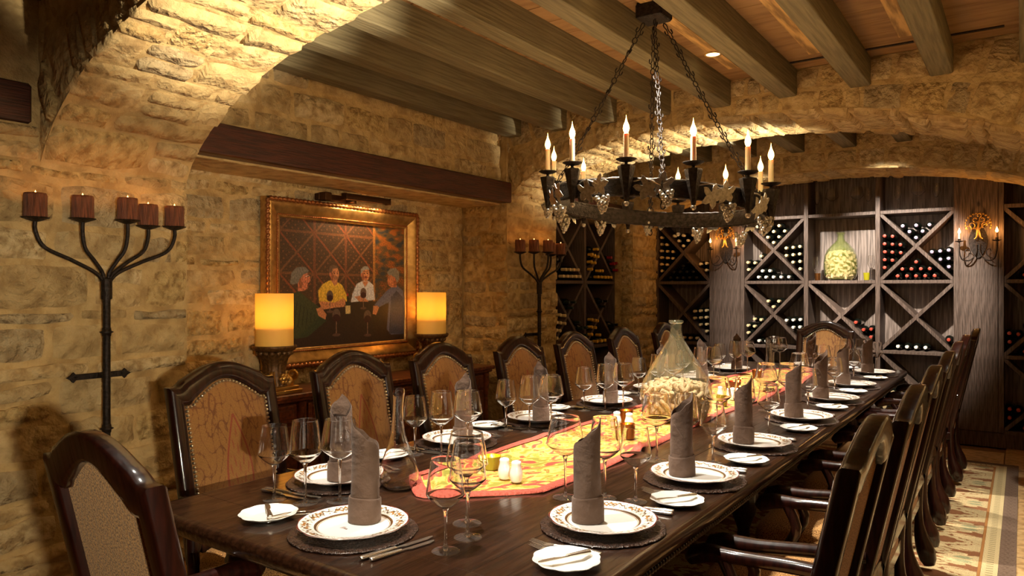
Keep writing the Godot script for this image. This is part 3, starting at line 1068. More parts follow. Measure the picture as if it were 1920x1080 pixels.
func build_table() -> void:
	var x0 := -2.215
	var x1 := -0.8
	var l0 := 1.185
	var l1 := 6.74
	var t := thing("dining_table", "long dark distressed wooden dining table laid for sixteen", "table", Transform3D(Basis(), V((x0 + x1) / 2, 0, (l0 + l1) / 2)))
	var hx := (x1 - x0) / 2
	var hz := (l1 - l0) / 2
	# planks of the top, lengthwise, with a breadboard end at each end
	for k in 5:
		var w := 2 * hx / 5
		var mb := MB.new()
		mb.rbox(Vector3(-hx + w * (k + 0.5), 0.745, 0), Vector3(w - 0.0008, 0.05, 2 * hz - 0.34), 0.0012)
		put(mb, "plank", M.table, t)
	for s in [-1, 1]:
		var eb := MB.new()
		eb.rbox(Vector3(0, 0.745, s * (hz - 0.085)), Vector3(2 * hx, 0.05, 0.169), 0.0012)
		put(eb, "end_board", M.table, t)
	var em := MB.new()
	var prof := [[0.0, 0.7702], [0.012, 0.768], [0.02, 0.76], [0.022, 0.745], [0.018, 0.728], [0.006, 0.716], [0.0, 0.71], [-0.02, 0.708]]
	var ring := []
	for q in prof:
		var line := PackedVector3Array()
		for c in [[1, 1], [1, -1], [-1, -1], [-1, 1]]:
			var nb := 5
			var base: float = {11: PI / 2, 9: 0.0, -11: -PI / 2, -9: -PI}[c[0] * 10 + c[1]]
			for j in nb:
				var a := base - PI / 2 * j / (nb - 1)
				line.append(Vector3(c[0] * (hx - 0.004), q[1], c[1] * (hz - 0.004)) + Vector3(cos(a), 0, sin(a)) * (q[0] + 0.004))
		ring.append(line)
	em.rows(ring, true)
	put(em, "edge_moulding", M.table, t)
	var bm := MB.new()
	for s in [-1, 1]:
		var k := 0
		while k * 0.018 < 2 * hz - 0.04:
			bm.ball(Vector3(s * (hx - 0.002), 0.702, -hz + 0.02 + k * 0.018), 0.0095, 6, 4)
			k += 1
	put(bm, "bead_moulding", M.table, t, "stuff")
	var ap := MB.new()
	for s in [-1, 1]:
		ap.rbox(Vector3(s * (hx - 0.36), 0.66, 0), Vector3(0.03, 0.09, 2 * hz - 1.0), 0.005)
	put(ap, "apron", M.table, t)
	for z in [-1.0, 0.0, 1.0]:
		for s in [-1, 1]:
			var lm := MB.new()
			var p := [Vector2(0.0, 0.0), Vector2(0.07, 0.0), Vector2(0.075, 0.03), Vector2(0.06, 0.06), Vector2(0.04, 0.075), Vector2(0.045, 0.09), Vector2(0.04, 0.11), Vector2(0.05, 0.14), Vector2(0.08, 0.2), Vector2(0.1, 0.27), Vector2(0.1, 0.33), Vector2(0.075, 0.4), Vector2(0.045, 0.44), Vector2(0.035, 0.46), Vector2(0.06, 0.475), Vector2(0.065, 0.49), Vector2(0.05, 0.505), Vector2(0.045, 0.52), Vector2(0.07, 0.56), Vector2(0.085, 0.6), Vector2(0.075, 0.64), Vector2(0.05, 0.665), Vector2(0.06, 0.69), Vector2(0.06, 0.72)]
			for q in p.size(): p[q].x *= 0.75
			lm.lathe(p, 40, Vector3(s * (hx - (0.45 if z == 0.0 else 0.25)), 0.014, z * (hz - 0.17)), Basis(), 0.045, 14, 26.0)
			put(lm, "leg", M.table, t)
		var rm := MB.new()
		var pr := []
		for k in 49:
			var y := lerpf(-0.5, 0.5, k / 48.0)
			pr.append(Vector2(0.022 + 0.012 * absf(sin(k * PI / 4)) + (0.008 if k % 8 == 0 else 0.0), y))
		rm.lathe(pr, 14, Vector3(0, 0.655, -hz + 0.5 if z < 0 else z * (hz - 0.2)), Basis(Vector3.FORWARD, PI / 2))
		put(rm, "stretcher", M.table, t)

# ---------------------------------------------------------------- table ware
const TOP := 0.77

func glass_parts(kind: String) -> Node3D:
	# height, foot radius, bowl bottom, widest height and radius, rim radius
	var d: Array = {"white": [0.239, 0.036, 0.112, 0.146, 0.05, 0.038], "bordeaux": [0.263, 0.038, 0.128, 0.16, 0.05, 0.039], "burgundy": [0.263, 0.041, 0.135, 0.172, 0.061, 0.046], "flute": [0.245, 0.033, 0.11, 0.165, 0.033, 0.026]}[kind]
	var t := thing("wine_glass", "", "wine glass")
	var fm := MB.new()
	fm.lathe([Vector2(0.0, 0.002), Vector2(0.006, 0.0024), Vector2(0.007, 0.009), Vector2(0.0055, 0.015), Vector2(0.004, 0.03), Vector2(0.0036, 0.06), Vector2(0.004, d[2] - 0.03), Vector2(0.0058, d[2] - 0.01), Vector2(0.009, d[2] - 0.001), Vector2(0.004, d[2] + 0.001), Vector2(0.0, d[2] + 0.001)], 20)
	put(fm, "stem", M.crystal, t)
	fm = MB.new()
	fm.lathe([Vector2(d[1] - 0.001, 0.0004), Vector2(d[1], 0.0012), Vector2(d[1] - 0.001, 0.0022), Vector2(d[1] * 0.6, 0.004), Vector2(d[1] * 0.25, 0.008), Vector2(0.006, 0.0125)], 24)
	put(fm, "foot", M.glass, t)
	fm = MB.new()
	var edge := []
	for k in 33: edge.append(Vector3(d[1] * cos(TAU * k / 32), 0.0013, d[1] * sin(TAU * k / 32)))
	fm.tube(edge, 0.0009, 5)
	put(fm, "foot_rim", M.crystal, t)
	var bm := MB.new()
	var p := []
	p.append(Vector2(0.0, d[2] + 0.0005))
	p.append(Vector2(0.008, d[2] + 0.001))
	for k in range(1, 9):
		var u := k / 8.0
		p.append(Vector2(lerpf(0.008, d[4], pow(u, 0.8)), lerpf(d[2], d[3], u * 0.86 + 0.14 * u * u)))
	p.append(Vector2(d[4] + 0.0006, d[3] + 0.004))
	for k in range(1, 9):
		var u := k / 8.0
		p.append(Vector2(lerpf(d[4], d[5], u - 0.25 * u * (1 - u)), lerpf(d[3] + 0.006, d[0], u)))
	var inner := []
	for k in range(p.size() - 1, 1, -1):
		inner.append(Vector2(p[k].x - 0.0011, p[k].y + (0.0 if p[k].y > d[3] else 0.0014)))
	p.append(Vector2(d[5] - 0.0005, d[0] + 0.0006))
	p.append_array(inner)
	p.append(Vector2(0.0, d[2] + 0.003))
	bm.lathe(p, 32)
	put(bm, "bowl", M.crystal, t)
	return t

func plate_parts() -> Node3D:
	var t := thing("dinner_plate", "", "plate")
	var R := 0.154
	var prof := [[0.0, 0.0085], [0.3, 0.0085], [0.58, 0.009], [0.64, 0.011], [0.7, 0.0155], [0.76, 0.018], [0.9, 0.0225], [0.985, 0.0255], [1.0, 0.0252], [0.995, 0.0235], [0.9, 0.019], [0.7, 0.011], [0.62, 0.003], [0.5, 0.0], [0.0, 0.0]]
	var rows := []
	for q in prof:
		var line := PackedVector3Array()
		for j in 72:
			var a := TAU * j / 72
			var k := 1.0 + (0.03 * pow(absf(cos(6 * a)), 1.6) - 0.02) * smoothstep(0.7, 1.0, q[0])
			line.append(Vector3(R * q[0] * k * cos(a), q[1], R * q[0] * k * sin(a)))
		rows.append(line)
	rows.reverse()
	var mb := MB.new()
	mb.rows(rows, true)
	for i in mb.v.size():
		var p := mb.v[i]
		mb.t[i] = Vector2(0.5 + p.x / (2 * R), 0.5 + p.z / (2 * R)) if i >= 6 * 72 else Vector2(0.9, 0.5)
		if i < 6 * 72: mb.t[i] = Vector2(0.5, 0.4)
	put(mb, "dish", M.plate, t)
	return t

func napkin_parts(seed_: int) -> Node3D:
	var t := thing("napkin", "", "napkin")
	var H := 0.292
	var tube := MB.new()
	var off := 0.2 * sin(seed_ * 2.3)
	var hgt := func(a: float) -> float:
		var d := absf(wrapf(a - off, -PI, PI)) / PI
		return H - 0.085 * pow(d, 0.8) + 0.003 * sin(a * 5 + seed_)
	var rad := func(a: float, y: float) -> float: return 0.0385 - 0.003 * y / H + 0.0016 * sin(a * 3 + 6 * y / H + seed_) + 0.002 * sin(2 * a + seed_)
	var rows := []
	for k in 15:
		var line := PackedVector3Array()
		for j in 40:
			var a := TAU * j / 40
			var y: float = hgt.call(a) * k / 14.0
			var r: float = rad.call(a, y)
			line.append(Vector3(r * cos(a), y, r * sin(a)))
		rows.append(line)
	for k in 6:
		var line := PackedVector3Array()
		for j in 40:
			var a := TAU * j / 40
			var y: float = hgt.call(a) * (1.0 - k * 0.16)
			var r: float = rad.call(a, y) - 0.003
			line.append(Vector3(r * cos(a), y + 0.001, r * sin(a)))
		rows.append(line)
	tube.rows(rows, true)
	put(tube, "roll", M.napkin, t)
	var cuff := MB.new()
	var cr := []
	for q in [[0.003, 0.0], [0.0062, 0.002], [0.0066, 0.03], [0.0062, 0.064], [0.0052, 0.069], [0.0034, 0.0705], [0.001, 0.069]]:
		var line := PackedVector3Array()
		for j in 40:
			var a := TAU * j / 40
			var y: float = q[1] * (1.0 + 0.06 * sin(a + seed_))
			var r: float = rad.call(a, y) + q[0]
			line.append(Vector3(r * cos(a), y, r * sin(a)))
		cr.append(line)
	cuff.rows(cr, true)
	put(cuff, "cuff", M.napkin, t)
	var flap := MB.new()
	var a0 := off + 0.6
	var f := func(u: float, v: float, e: float) -> Vector3:
		var a: float = a0 + v * 2.0
		var top := lerpf(0.075, 0.185, v)
		var y := lerpf(0.06, top, u)
		var r: float = rad.call(a, y) + e
		return Vector3(r * cos(a), y, r * sin(a))
	var fr := []
	for q in [[0.0, 0.0018], [0.5, 0.002], [0.96, 0.0022], [1.0, 0.0016], [1.0, 0.0]]:
		var line := PackedVector3Array()
		for j in 21: line.append(f.call(q[0], j / 20.0, q[1]))
		fr.append(line)
	flap.rows(fr)
	put(flap, "folded_edge", M.napkin, t)
	return t

func charger_parts() -> Node3D:
	var t := thing("charger", "", "charger plate")
	var mb := MB.new()
	var rows := []
	for q in [[0.0, 0.0], [0.97, 0.0], [1.0, 0.003], [0.99, 0.0065], [0.93, 0.0075], [0.85, 0.0068], [0.5, 0.006], [0.0, 0.006]]:
		var line := PackedVector3Array()
		for j in 60:
			var a := TAU * j / 60
			var k := 1.0 + 0.008 * sin(a * 11) + 0.006 * sin(a * 17 + 1)
			line.append(Vector3(0.178 * q[0] * k * cos(a), q[1] * (1.0 + (0.12 * sin(a * 23) if q[0] > 0.8 else 0.0)), 0.178 * q[0] * k * sin(a)))
		rows.append(line)
	mb.rows(rows, true)
	put(mb, "hammered_disc", M.charger, t)
	return t

func bread_plate_parts() -> Node3D:
	var t := thing("bread_plate", "", "side plate")
	var mb := MB.new()
	var rows := []
	for q in [[0.0, 0.0], [0.5, 0.0], [0.55, 0.002], [0.8, 0.008], [1.0, 0.0165], [1.0, 0.018], [0.985, 0.0182], [0.82, 0.0115], [0.6, 0.006], [0.5, 0.005], [0.0, 0.005]]:
		var line := PackedVector3Array()
		for j in 60:
			var a := TAU * j / 60
			var k := 1.0 + (0.05 * pow(absf(cos(5 * a)), 1.5) - 0.03) * smoothstep(0.55, 1.0, q[0])
			line.append(Vector3(0.084 * q[0] * k * cos(a), q[1], 0.084 * q[0] * k * sin(a)))
		rows.append(line)
	mb.rows(rows, true)
	put(mb, "dish", M.porcelain, t)
	return t

func knife_parts(called: String, ln: float, spread: bool) -> Node3D:
	var t := thing(called, "", "knife")
	var hm := MB.new()
	var hl := ln * 0.46
	hm.tube([Vector3(0, 0.006, hl), Vector3(0, 0.006, hl * 0.97), Vector3(0, 0.006, hl * 0.85), Vector3(0, 0.006, hl * 0.5), Vector3(0, 0.0055, hl * 0.1), Vector3(0, 0.005, 0)], [0.006, 0.0085, 0.0092, 0.0078, 0.0066, 0.006], 10, 0.62)
	hm.tube([Vector3(0, 0.009, hl * 0.93), Vector3(0, 0.0105, hl * 0.75), Vector3(0, 0.0095, hl * 0.4)], [0.0012, 0.0026, 0.001], 6, 0.5)
	put(hm, "handle", M.steel, t)
	var bm := MB.new()
	var bl := -(ln - hl)
	var w := 0.0105 if not spread else 0.009
	var poly := PackedVector2Array([Vector2(-0.004, 0.002), Vector2(-0.006, -0.02), Vector2(-0.0062, bl * 0.9), Vector2(-0.003, bl), Vector2(0.004, bl * 0.96), Vector2(w, bl * 0.78), Vector2(w, -0.03), Vector2(0.004, -0.012), Vector2(0.004, 0.002)])
	bm.extrude(poly, 0.0, 0.0016, 0.0005, Transform3D(Basis(Vector3(1, 0, 0), Vector3(0, 0, 1), Vector3(0, -1, 0)), Vector3(0, 0.0045, 0)))
	put(bm, "blade", M.steel, t)
	return t

func fork_parts(ln: float) -> Node3D:
	var t := thing("fork", "", "fork")
	var hm := MB.new()
	hm.tube([Vector3(0, 0.003, ln * 0.45), Vector3(0, 0.003, ln * 0.44), Vector3(0, 0.004, ln * 0.38), Vector3(0, 0.008, ln * 0.15), Vector3(0, 0.009, 0), Vector3(0, 0.006, -ln * 0.13), Vector3(0, 0.005, -ln * 0.2)], [0.006, 0.0095, 0.0105, 0.006, 0.0036, 0.0034, 0.006], 10, 0.4)
	put(hm, "handle", M.steel, t)
	var bm := MB.new()
	var z0 := -ln * 0.2
	var p := PackedVector2Array([Vector2(-0.006, z0), Vector2(-0.0125, z0 - 0.018)])
	for k in 4:
		var c := -0.0102 + k * 0.0068
		p.append_array([Vector2(c - 0.0021, z0 - 0.03), Vector2(c - 0.0012, -ln * 0.55), Vector2(c + 0.0012, -ln * 0.55), Vector2(c + 0.0021, z0 - 0.03)])
		if k < 3: p.append(Vector2(c + 0.0034, z0 - 0.026))
	p.append_array([Vector2(0.0125, z0 - 0.018), Vector2(0.006, z0)])
	bm.extrude(p, 0.0, 0.0018, 0.0004, Transform3D(Basis(Vector3(1, 0, 0), Vector3(0, 0, 1), Vector3(0, -1, 0)), Vector3(0, 0.0055, 0)))
	for i in bm.v.size():
		var q := bm.v[i]
		var u := clampf((z0 - q.z) / (ln * 0.36), 0, 1)
		bm.v[i].y += 0.004 * u * u - 0.004 * sin(PI * u)
	put(bm, "tines", M.steel, t)
	return t

func build_settings() -> void:
	var glasses := {"white": glass_parts("white"), "bordeaux": glass_parts("bordeaux"), "burgundy": glass_parts("burgundy")}
	var proto := {"plate": plate_parts(), "charger": charger_parts(), "bread": bread_plate_parts(), "fork": fork_parts(0.2), "fork2": fork_parts(0.175), "knife": knife_parts("dinner_knife", 0.235, false), "knife2": knife_parts("dinner_knife", 0.205, false), "spreader": knife_parts("butter_knife", 0.15, true)}
	var naps := [napkin_parts(0), napkin_parts(1), napkin_parts(2)]
	var places := []
	var ll := [1.72, 2.445, 3.073, 3.765, 4.45, 5.15, 5.87]
	var lx := [-1.962, -2.025, -2.02, -1.985, -1.98, -1.97, -1.955]
	for k in 7: places.append([lx[k], ll[k], -90.0, "%s place from camera end, painting side" % ORD[k], "L"])
	var rl := [1.825, 2.46, 3.125, 3.9, 4.65, 5.4, 6.25]
	var rx := [-0.975, -0.95, -0.94, -0.932, -0.936, -0.958, -0.955]
	for k in 7: places.append([rx[k], rl[k], 90.0, "%s place from camera end, aisle side" % ORD[k], "R"])
	places.append([-1.522, 1.388, 0.0, "head place at the camera end", "N"])
	places.append([-1.5, 6.52, 180.0, "head place before the wine wall", "F"])
	var used := {}
	for pi in places.size():
		var p: Array = places[pi]
		var root := Transform3D(turn(p[2]), V(p[0], TOP, p[1]))
		var who: String = p[3]
		var j := func(a: float) -> float: return rng.randf_range(-a, a)
		var items := [
			["charger", "charger", "dark hammered charger under the plate, " + who, Vector3(0, 0, 0), j.call(180.0), "hammered chargers"],
			["plate", "dinner_plate", "white dinner plate with brown leaf rim, " + who, Vector3(0, 0.0076, 0), 0.0, "patterned dinner plates"],
			["bread", "bread_plate", "small white scalloped bread plate, " + who, Vector3(-0.3 - (0.06 if p[4] == "L" else 0.0), 0, 0.06 + (0.05 if p[4] == "L" else 0.0)), j.call(180.0), "white bread plates"],
			["fork", "fork", "larger silver fork beside the plate, " + who, Vector3(-0.205, 0, 0.01), -6.0 + j.call(4.0), "silver forks"],
			["fork2", "fork", "smaller silver fork beside the larger, " + who, Vector3(-0.235, 0, 0.012), -6.0 + j.call(4.0), "silver forks"],
			["knife", "dinner_knife", "longer silver knife nearer the plate, " + who, Vector3(0.195, 0, 0.015), 6.0 + j.call(4.0), "silver knives"],
			["knife2", "dinner_knife", "shorter silver knife, the outer one, " + who, Vector3(0.222, 0, 0.022), 7.0 + j.call(4.0), "silver knives"],
			["spreader", "butter_knife", "butter knife laid on the bread plate, " + who, Vector3(-0.3 - (0.06 if p[4] == "L" else 0.0), 0.0165, 0.06 + (0.05 if p[4] == "L" else 0.0)), 62.0 + j.call(12.0), "butter knives"],
			["nap", "napkin", "brown napkin standing rolled on plate, " + who, Vector3(-0.02 + j.call(0.012), 0.0172, -0.045 + j.call(0.012)), 0.0, "rolled brown napkins"],
			["white", "wine_glass", "short white wine glass, outermost of three, " + who, Vector3(0.278 + j.call(0.01), 0, -0.03 + j.call(0.012)), 0.0, "wine glasses on the table"],
			["bordeaux", "wine_glass", "tall narrow wine glass, middle of three, " + who, Vector3(0.25 + j.call(0.012), 0, -0.13 + j.call(0.012)), 0.0, "wine glasses on the table"],
			["burgundy", "wine_glass", "wide burgundy wine glass, innermost of three, " + who, Vector3(0.186 + j.call(0.01), 0, -0.232 + j.call(0.012)), 0.0, "wine glasses on the table"]]
		if p[4] == "N":
			items[9][3] = Vector3(0.305, 0, -0.035)
			items[10][3] = Vector3(0.288, 0, -0.148)
			items[11][3] = Vector3(0.212, 0, -0.238)
			items[3][3] = Vector3(-0.235, 0, 0.01)
			items[3][4] = -20.0
			items[4][3] = Vector3(-0.262, 0, 0.0)
			items[4][4] = -20.0
			items[5][3] = Vector3(0.19, 0, 0.03)
			items[5][4] = -9.0
			items[6][3] = Vector3(0.215, 0, 0.035)
			items[6][4] = -10.0
		if p[4] == "L":
			items[8][3].x = 0.02
			items[11][3] = Vector3(0.158, 0, -0.185)
			items[10][3] = Vector3(0.238, 0, -0.115)
			items[9][3] = Vector3(0.268, 0, -0.0)
		if p[4] == "R":
			items[3][4] = 8.0
			items[4][4] = 6.0
		for it in items:
			var src: Node3D
			if it[0] == "nap": src = naps[pi % 3]
			elif glasses.has(it[0]): src = glasses[it[0]]
			else: src = proto[it[0]]
			var ang: float = it[4]
			if it[0] == "nap": ang = {"L": -145.0, "R": -70.0, "N": -150.0, "F": -140.0}[p[4]] + j.call(14.0)
			if it[0] == "plate": ang = -float(p[2]) if p[4] != "F" else 0.0
			if it[0] == "plate" and p[4] == "L": ang = 30.0
			var xf := root * Transform3D(turn(ang), it[3])
			if not used.has(src):
				used[src] = true
				src.transform = xf
				tag(src, it[2], "", it[5])
			else:
				dup(src, it[1], it[2], xf, it[5])

func build_table_things() -> void:
	# runner
	var run := thing("table_runner", "yellow and olive patterned table runner with a coral red border", "runner", Transform3D(Basis(), V(0, TOP, 0)))
	var xl := func(l: float) -> float: return -1.80 + 0.012 * sin(l * 2.1) + 0.02 * sin(l * 0.9)
	var xr := func(l: float) -> float: return -1.295 + 0.016 * sin(l * 2.7 + 1.0)
	var lend := func(x: float, e: int) -> float:
		var q := (x + 1.60) / 0.27
		return 1.73 + 0.24 * pow(absf(q), 1.3) if e == 0 else 6.25 - 0.2 * absf(q)
	var pos := func(u: float, v: float, lift: float) -> Vector3:
		var xm := lerpf(-1.80, -1.295, u)
		var l := lerpf(lend.call(xm, 0), lend.call(xm, 1), v)
		var x := lerpf(xl.call(l), xr.call(l), u)
		var rip: float = 0.0055 + 0.004 * sin(l * 9.0 + u * 3.0) * sin(u * 9 + l * 2)
		rip += 0.016 * exp(-pow((l - 2.78) / 0.05, 2.0)) * (0.5 + 0.5 * u)
		return V(x, maxf(rip, 0.004) + lift, l)
	var rm := MB.new()
	rm.patch(90, 14, func(v: float, u: float) -> Vector3: return pos.call(lerpf(0.05, 0.95, 1.0 - u), lerpf(0.012, 0.988, v), 0.0))
	for i in rm.t.size(): rm.t[i] = Vector2(rm.t[i].y, rm.t[i].x * 4.0)
	put(rm, "cloth", M.runner, run)
	var em := MB.new()
	var loop := []
	for k in 91: loop.append([0.0, k / 90.0])
	for k in range(1, 15): loop.append([k / 14.0, 1.0])
	for k in range(1, 91): loop.append([1.0, 1.0 - k / 90.0])
	for k in range(1, 14): loop.append([1.0 - k / 14.0, 0.0])
	var er := []
	for q in [[1.0, 0.003], [0.9, 0.005], [0.5, 0.005], [0.08, 0.004], [0.0, -0.002]]:
		var line := PackedVector3Array()
		for w in loop:
			line.append(pos.call(lerpf(w[0], clampf(w[0], 0.078, 0.922), q[0]), lerpf(w[1], clampf(w[1], 0.014, 0.986), q[0]), q[1] + (0.001 if q[0] > 0.02 else 0.0)))
		er.append(line)
	em.rows(er, true)
	put(em, "border", M.runner_edge, run)
	# shakers
	var sh := thing("salt_shaker", "", "shaker")
	var sm := MB.new()
	sm.lathe([Vector2(0, 0), Vector2(0.016, 0.0), Vector2(0.019, 0.003), Vector2(0.0225, 0.02), Vector2(0.022, 0.034), Vector2(0.0175, 0.05), Vector2(0.0165, 0.06), Vector2(0.0175, 0.066), Vector2(0.015, 0.071), Vector2(0.006, 0.074), Vector2(0, 0.0742)], 24, Vector3.ZERO, Basis(), 0.025, 8)
	put(sm, "body", M.ceramic, sh)
	var hm := MB.new()
	for k in 5: hm.ball(Vector3(0.007 * cos(k * 1.257), 0.0736, 0.007 * sin(k * 1.257)), 0.0011, 6, 4)
	put(hm, "pouring_holes", M.iron, sh, "stuff")
	var spots := [[-1.49, 2.06, "white shaker nearer the green votive, in the pair by the camera end"], [-1.432, 2.05, "white shaker nearer the aisle, in the pair by the camera end"], [-1.606, 3.15, "white shaker nearer the painting, in the pair before the big jar"], [-1.54, 3.15, "white shaker nearer the aisle, in the pair before the big jar"], [-1.50, 4.32, "white shaker nearer the painting, in the pair beyond the big jar"], [-1.42, 4.3, "white shaker nearer the aisle, in the pair beyond the big jar"]]
	for k in spots.size():
		var xf := Transform3D(Basis(), V(spots[k][0], TOP + 0.009, spots[k][1]))
		if k == 0:
			sh.transform = xf
			tag(sh, spots[k][2], "", "white shakers on the runner")
		else: dup(sh, "salt_shaker", spots[k][2], xf)
	# votives, each with its tea light
	var vs := [[-1.604, 2.14, "green", "green glass votive lit behind the nearest pair of shakers", 0.05], [-1.44, 2.93, "bronze", "bronze cup votive lit on the runner's aisle edge", 0.065], [-1.62, 3.28, "bronze", "bronze cup votive lit behind the second pair of shakers", 0.06], [-1.40, 4.05, "green", "green glass votive lit just beyond the big jar of corks", 0.05], [-1.56, 4.75, "red", "red glass votive lit by the far decanter", 0.055], [-1.46, 4.52, "bronze", "bronze cup votive lit before the far decanter", 0.055], [-1.62, 5.45, "bronze", "bronze cup votive lit on the runner's far half", 0.06]]
	for k in vs.size():
		var s: Array = vs[k]
		var o := thing("votive_holder", s[3], "candle holder", Transform3D(Basis(), V(s[0], TOP + 0.009, s[1])))
		var h: float = s[4]
		var vm := MB.new()
		vm.lathe([Vector2(0, 0), Vector2(0.026, 0), Vector2(0.029, 0.004), Vector2(0.034, h), Vector2(0.033, h + 0.001), Vector2(0.031, h), Vector2(0.026, 0.008), Vector2(0.0, 0.007)], 24)
		put(vm, "cup", {"green": M.votive_green, "bronze": M.votive_bronze, "red": M.votive_red}[s[2]], o)
		var c := thing("tea_light", "small white tea light burning in the " + ["first green votive", "bronze votive at the aisle edge", "bronze votive behind the shakers", "green votive beyond the jar", "red votive", "bronze votive before the decanter", "bronze votive on the far half"][k], "candle", Transform3D(Basis(), V(s[0], TOP + 0.0165, s[1])))
		var cm := MB.new()
		cm.lathe([Vector2(0, 0), Vector2(0.019, 0), Vector2(0.019, h - 0.022), Vector2(0.017, h - 0.02), Vector2(0, h - 0.021)], 16)
		put(cm, "wax", M.wax, c)
		var fm := MB.new()
		flame(fm, Vector3(0, h - 0.02, 0), 0.016, 0.0036)
		put(fm, "flame", M.flame, c)
		omni(c, "tea_light_glow", Vector3(0, h - 0.012, 0), Color(1, 0.62, 0.25), 0.008, 0.004)
	# decanters
	for k in 2:
		var d := thing("decanter", ["clear glass decanter with a slanted lip beside the second napkin", "clear glass decanter with a slanted lip on the far half of the table"][k], "decanter", Transform3D(turn(-35.0 + k * 150.0), V([-1.735, -1.36][k], TOP + 0.012 * k, [1.785, 4.83][k])))
		var rows := []
		var pr := [[0.0, 0.002], [0.04, 0.002], [0.055, 0.006], [0.066, 0.03], [0.068, 0.05], [0.062, 0.08], [0.048, 0.115], [0.034, 0.15], [0.024, 0.185], [0.02, 0.22], [0.0185, 0.26], [0.019, 0.3], [0.021, 0.325]]
		for q in pr:
			var line := PackedVector3Array()
			for j in 36:
				var a := TAU * j / 36
				var bend: float = -0.024 * smoothstep(0.06, 0.24, q[1]) + 0.022 * smoothstep(0.22, 0.33, q[1])
				line.append(Vector3(bend + q[0] * cos(a), q[1] + (q[0] * cos(a) * 0.9 * smoothstep(0.27, 0.325, q[1])), q[0] * sin(a)))
			rows.append(line)
		# inner wall, so that the vessel is a real shell of glass
		for k2 in range(pr.size() - 1, 0, -1):
			var q: Array = pr[k2]
			var line := PackedVector3Array()
			for j in 36:
				var a := TAU * j / 36
				var bend: float = -0.024 * smoothstep(0.06, 0.24, q[1]) + 0.022 * smoothstep(0.22, 0.33, q[1])
				var r: float = q[0] - 0.0016
				line.append(Vector3(bend + r * cos(a), maxf(q[1], 0.007) + (q[0] * cos(a) * 0.9 * smoothstep(0.27, 0.325, q[1])), r * sin(a)))
			rows.append(line)
		var bot := PackedVector3Array()
		for j in 36: bot.append(Vector3(0, 0.0065, 0))
		rows.append(bot)
		var dm := MB.new()
		dm.rows(rows, true)
		put(dm, "vessel", M.crystal, d)
	# big jars of corks: one on the table, one in the wine wall
	demijohn("clear glass demijohn half full of corks on the table runner", V(-1.44, TOP + 0.014, 3.48), [Vector2(0.03, 0.0), Vector2(0.11, 0.0), Vector2(0.14, 0.012), Vector2(0.168, 0.05), Vector2(0.181, 0.1), Vector2(0.18, 0.14), Vector2(0.166, 0.19), Vector2(0.138, 0.245), Vector2(0.104, 0.3), Vector2(0.07, 0.355), Vector2(0.043, 0.4), Vector2(0.032, 0.43), Vector2(0.028, 0.46), Vector2(0.028, 0.485), Vector2(0.036, 0.489), Vector2(0.038, 0.497), Vector2(0.033, 0.503), Vector2(0.026, 0.502)], M.jar, 165, 0.165, 0.0, "cork lying in the glass demijohn on the table", "corks in the table demijohn")
	demijohn("green glass demijohn full of corks in the middle bay of the wine wall", V(-1.53, 1.5275, 8.02), [Vector2(0.03, 0.0), Vector2(0.1, 0.0), Vector2(0.13, 0.012), Vector2(0.155, 0.06), Vector2(0.163, 0.13), Vector2(0.163, 0.2), Vector2(0.152, 0.26), Vector2(0.125, 0.32), Vector2(0.085, 0.37), Vector2(0.045, 0.405), Vector2(0.034, 0.43), Vector2(0.032, 0.47), Vector2(0.042, 0.476), Vector2(0.044, 0.49), Vector2(0.036, 0.497), Vector2(0.028, 0.496)], M.green_jar, 135, 0.27, 0.1, "cork lying in the green demijohn of the wine wall", "corks in the wine wall demijohn")

func flame(mb: MB, at: Vector3, h: float, r: float) -> void:
	mb.lathe([Vector2(0.0, 0), Vector2(r * 0.7, h * 0.1), Vector2(r, h * 0.28), Vector2(r * 0.8, h * 0.5), Vector2(r * 0.35, h * 0.75), Vector2(0.0, h)], 10, at)

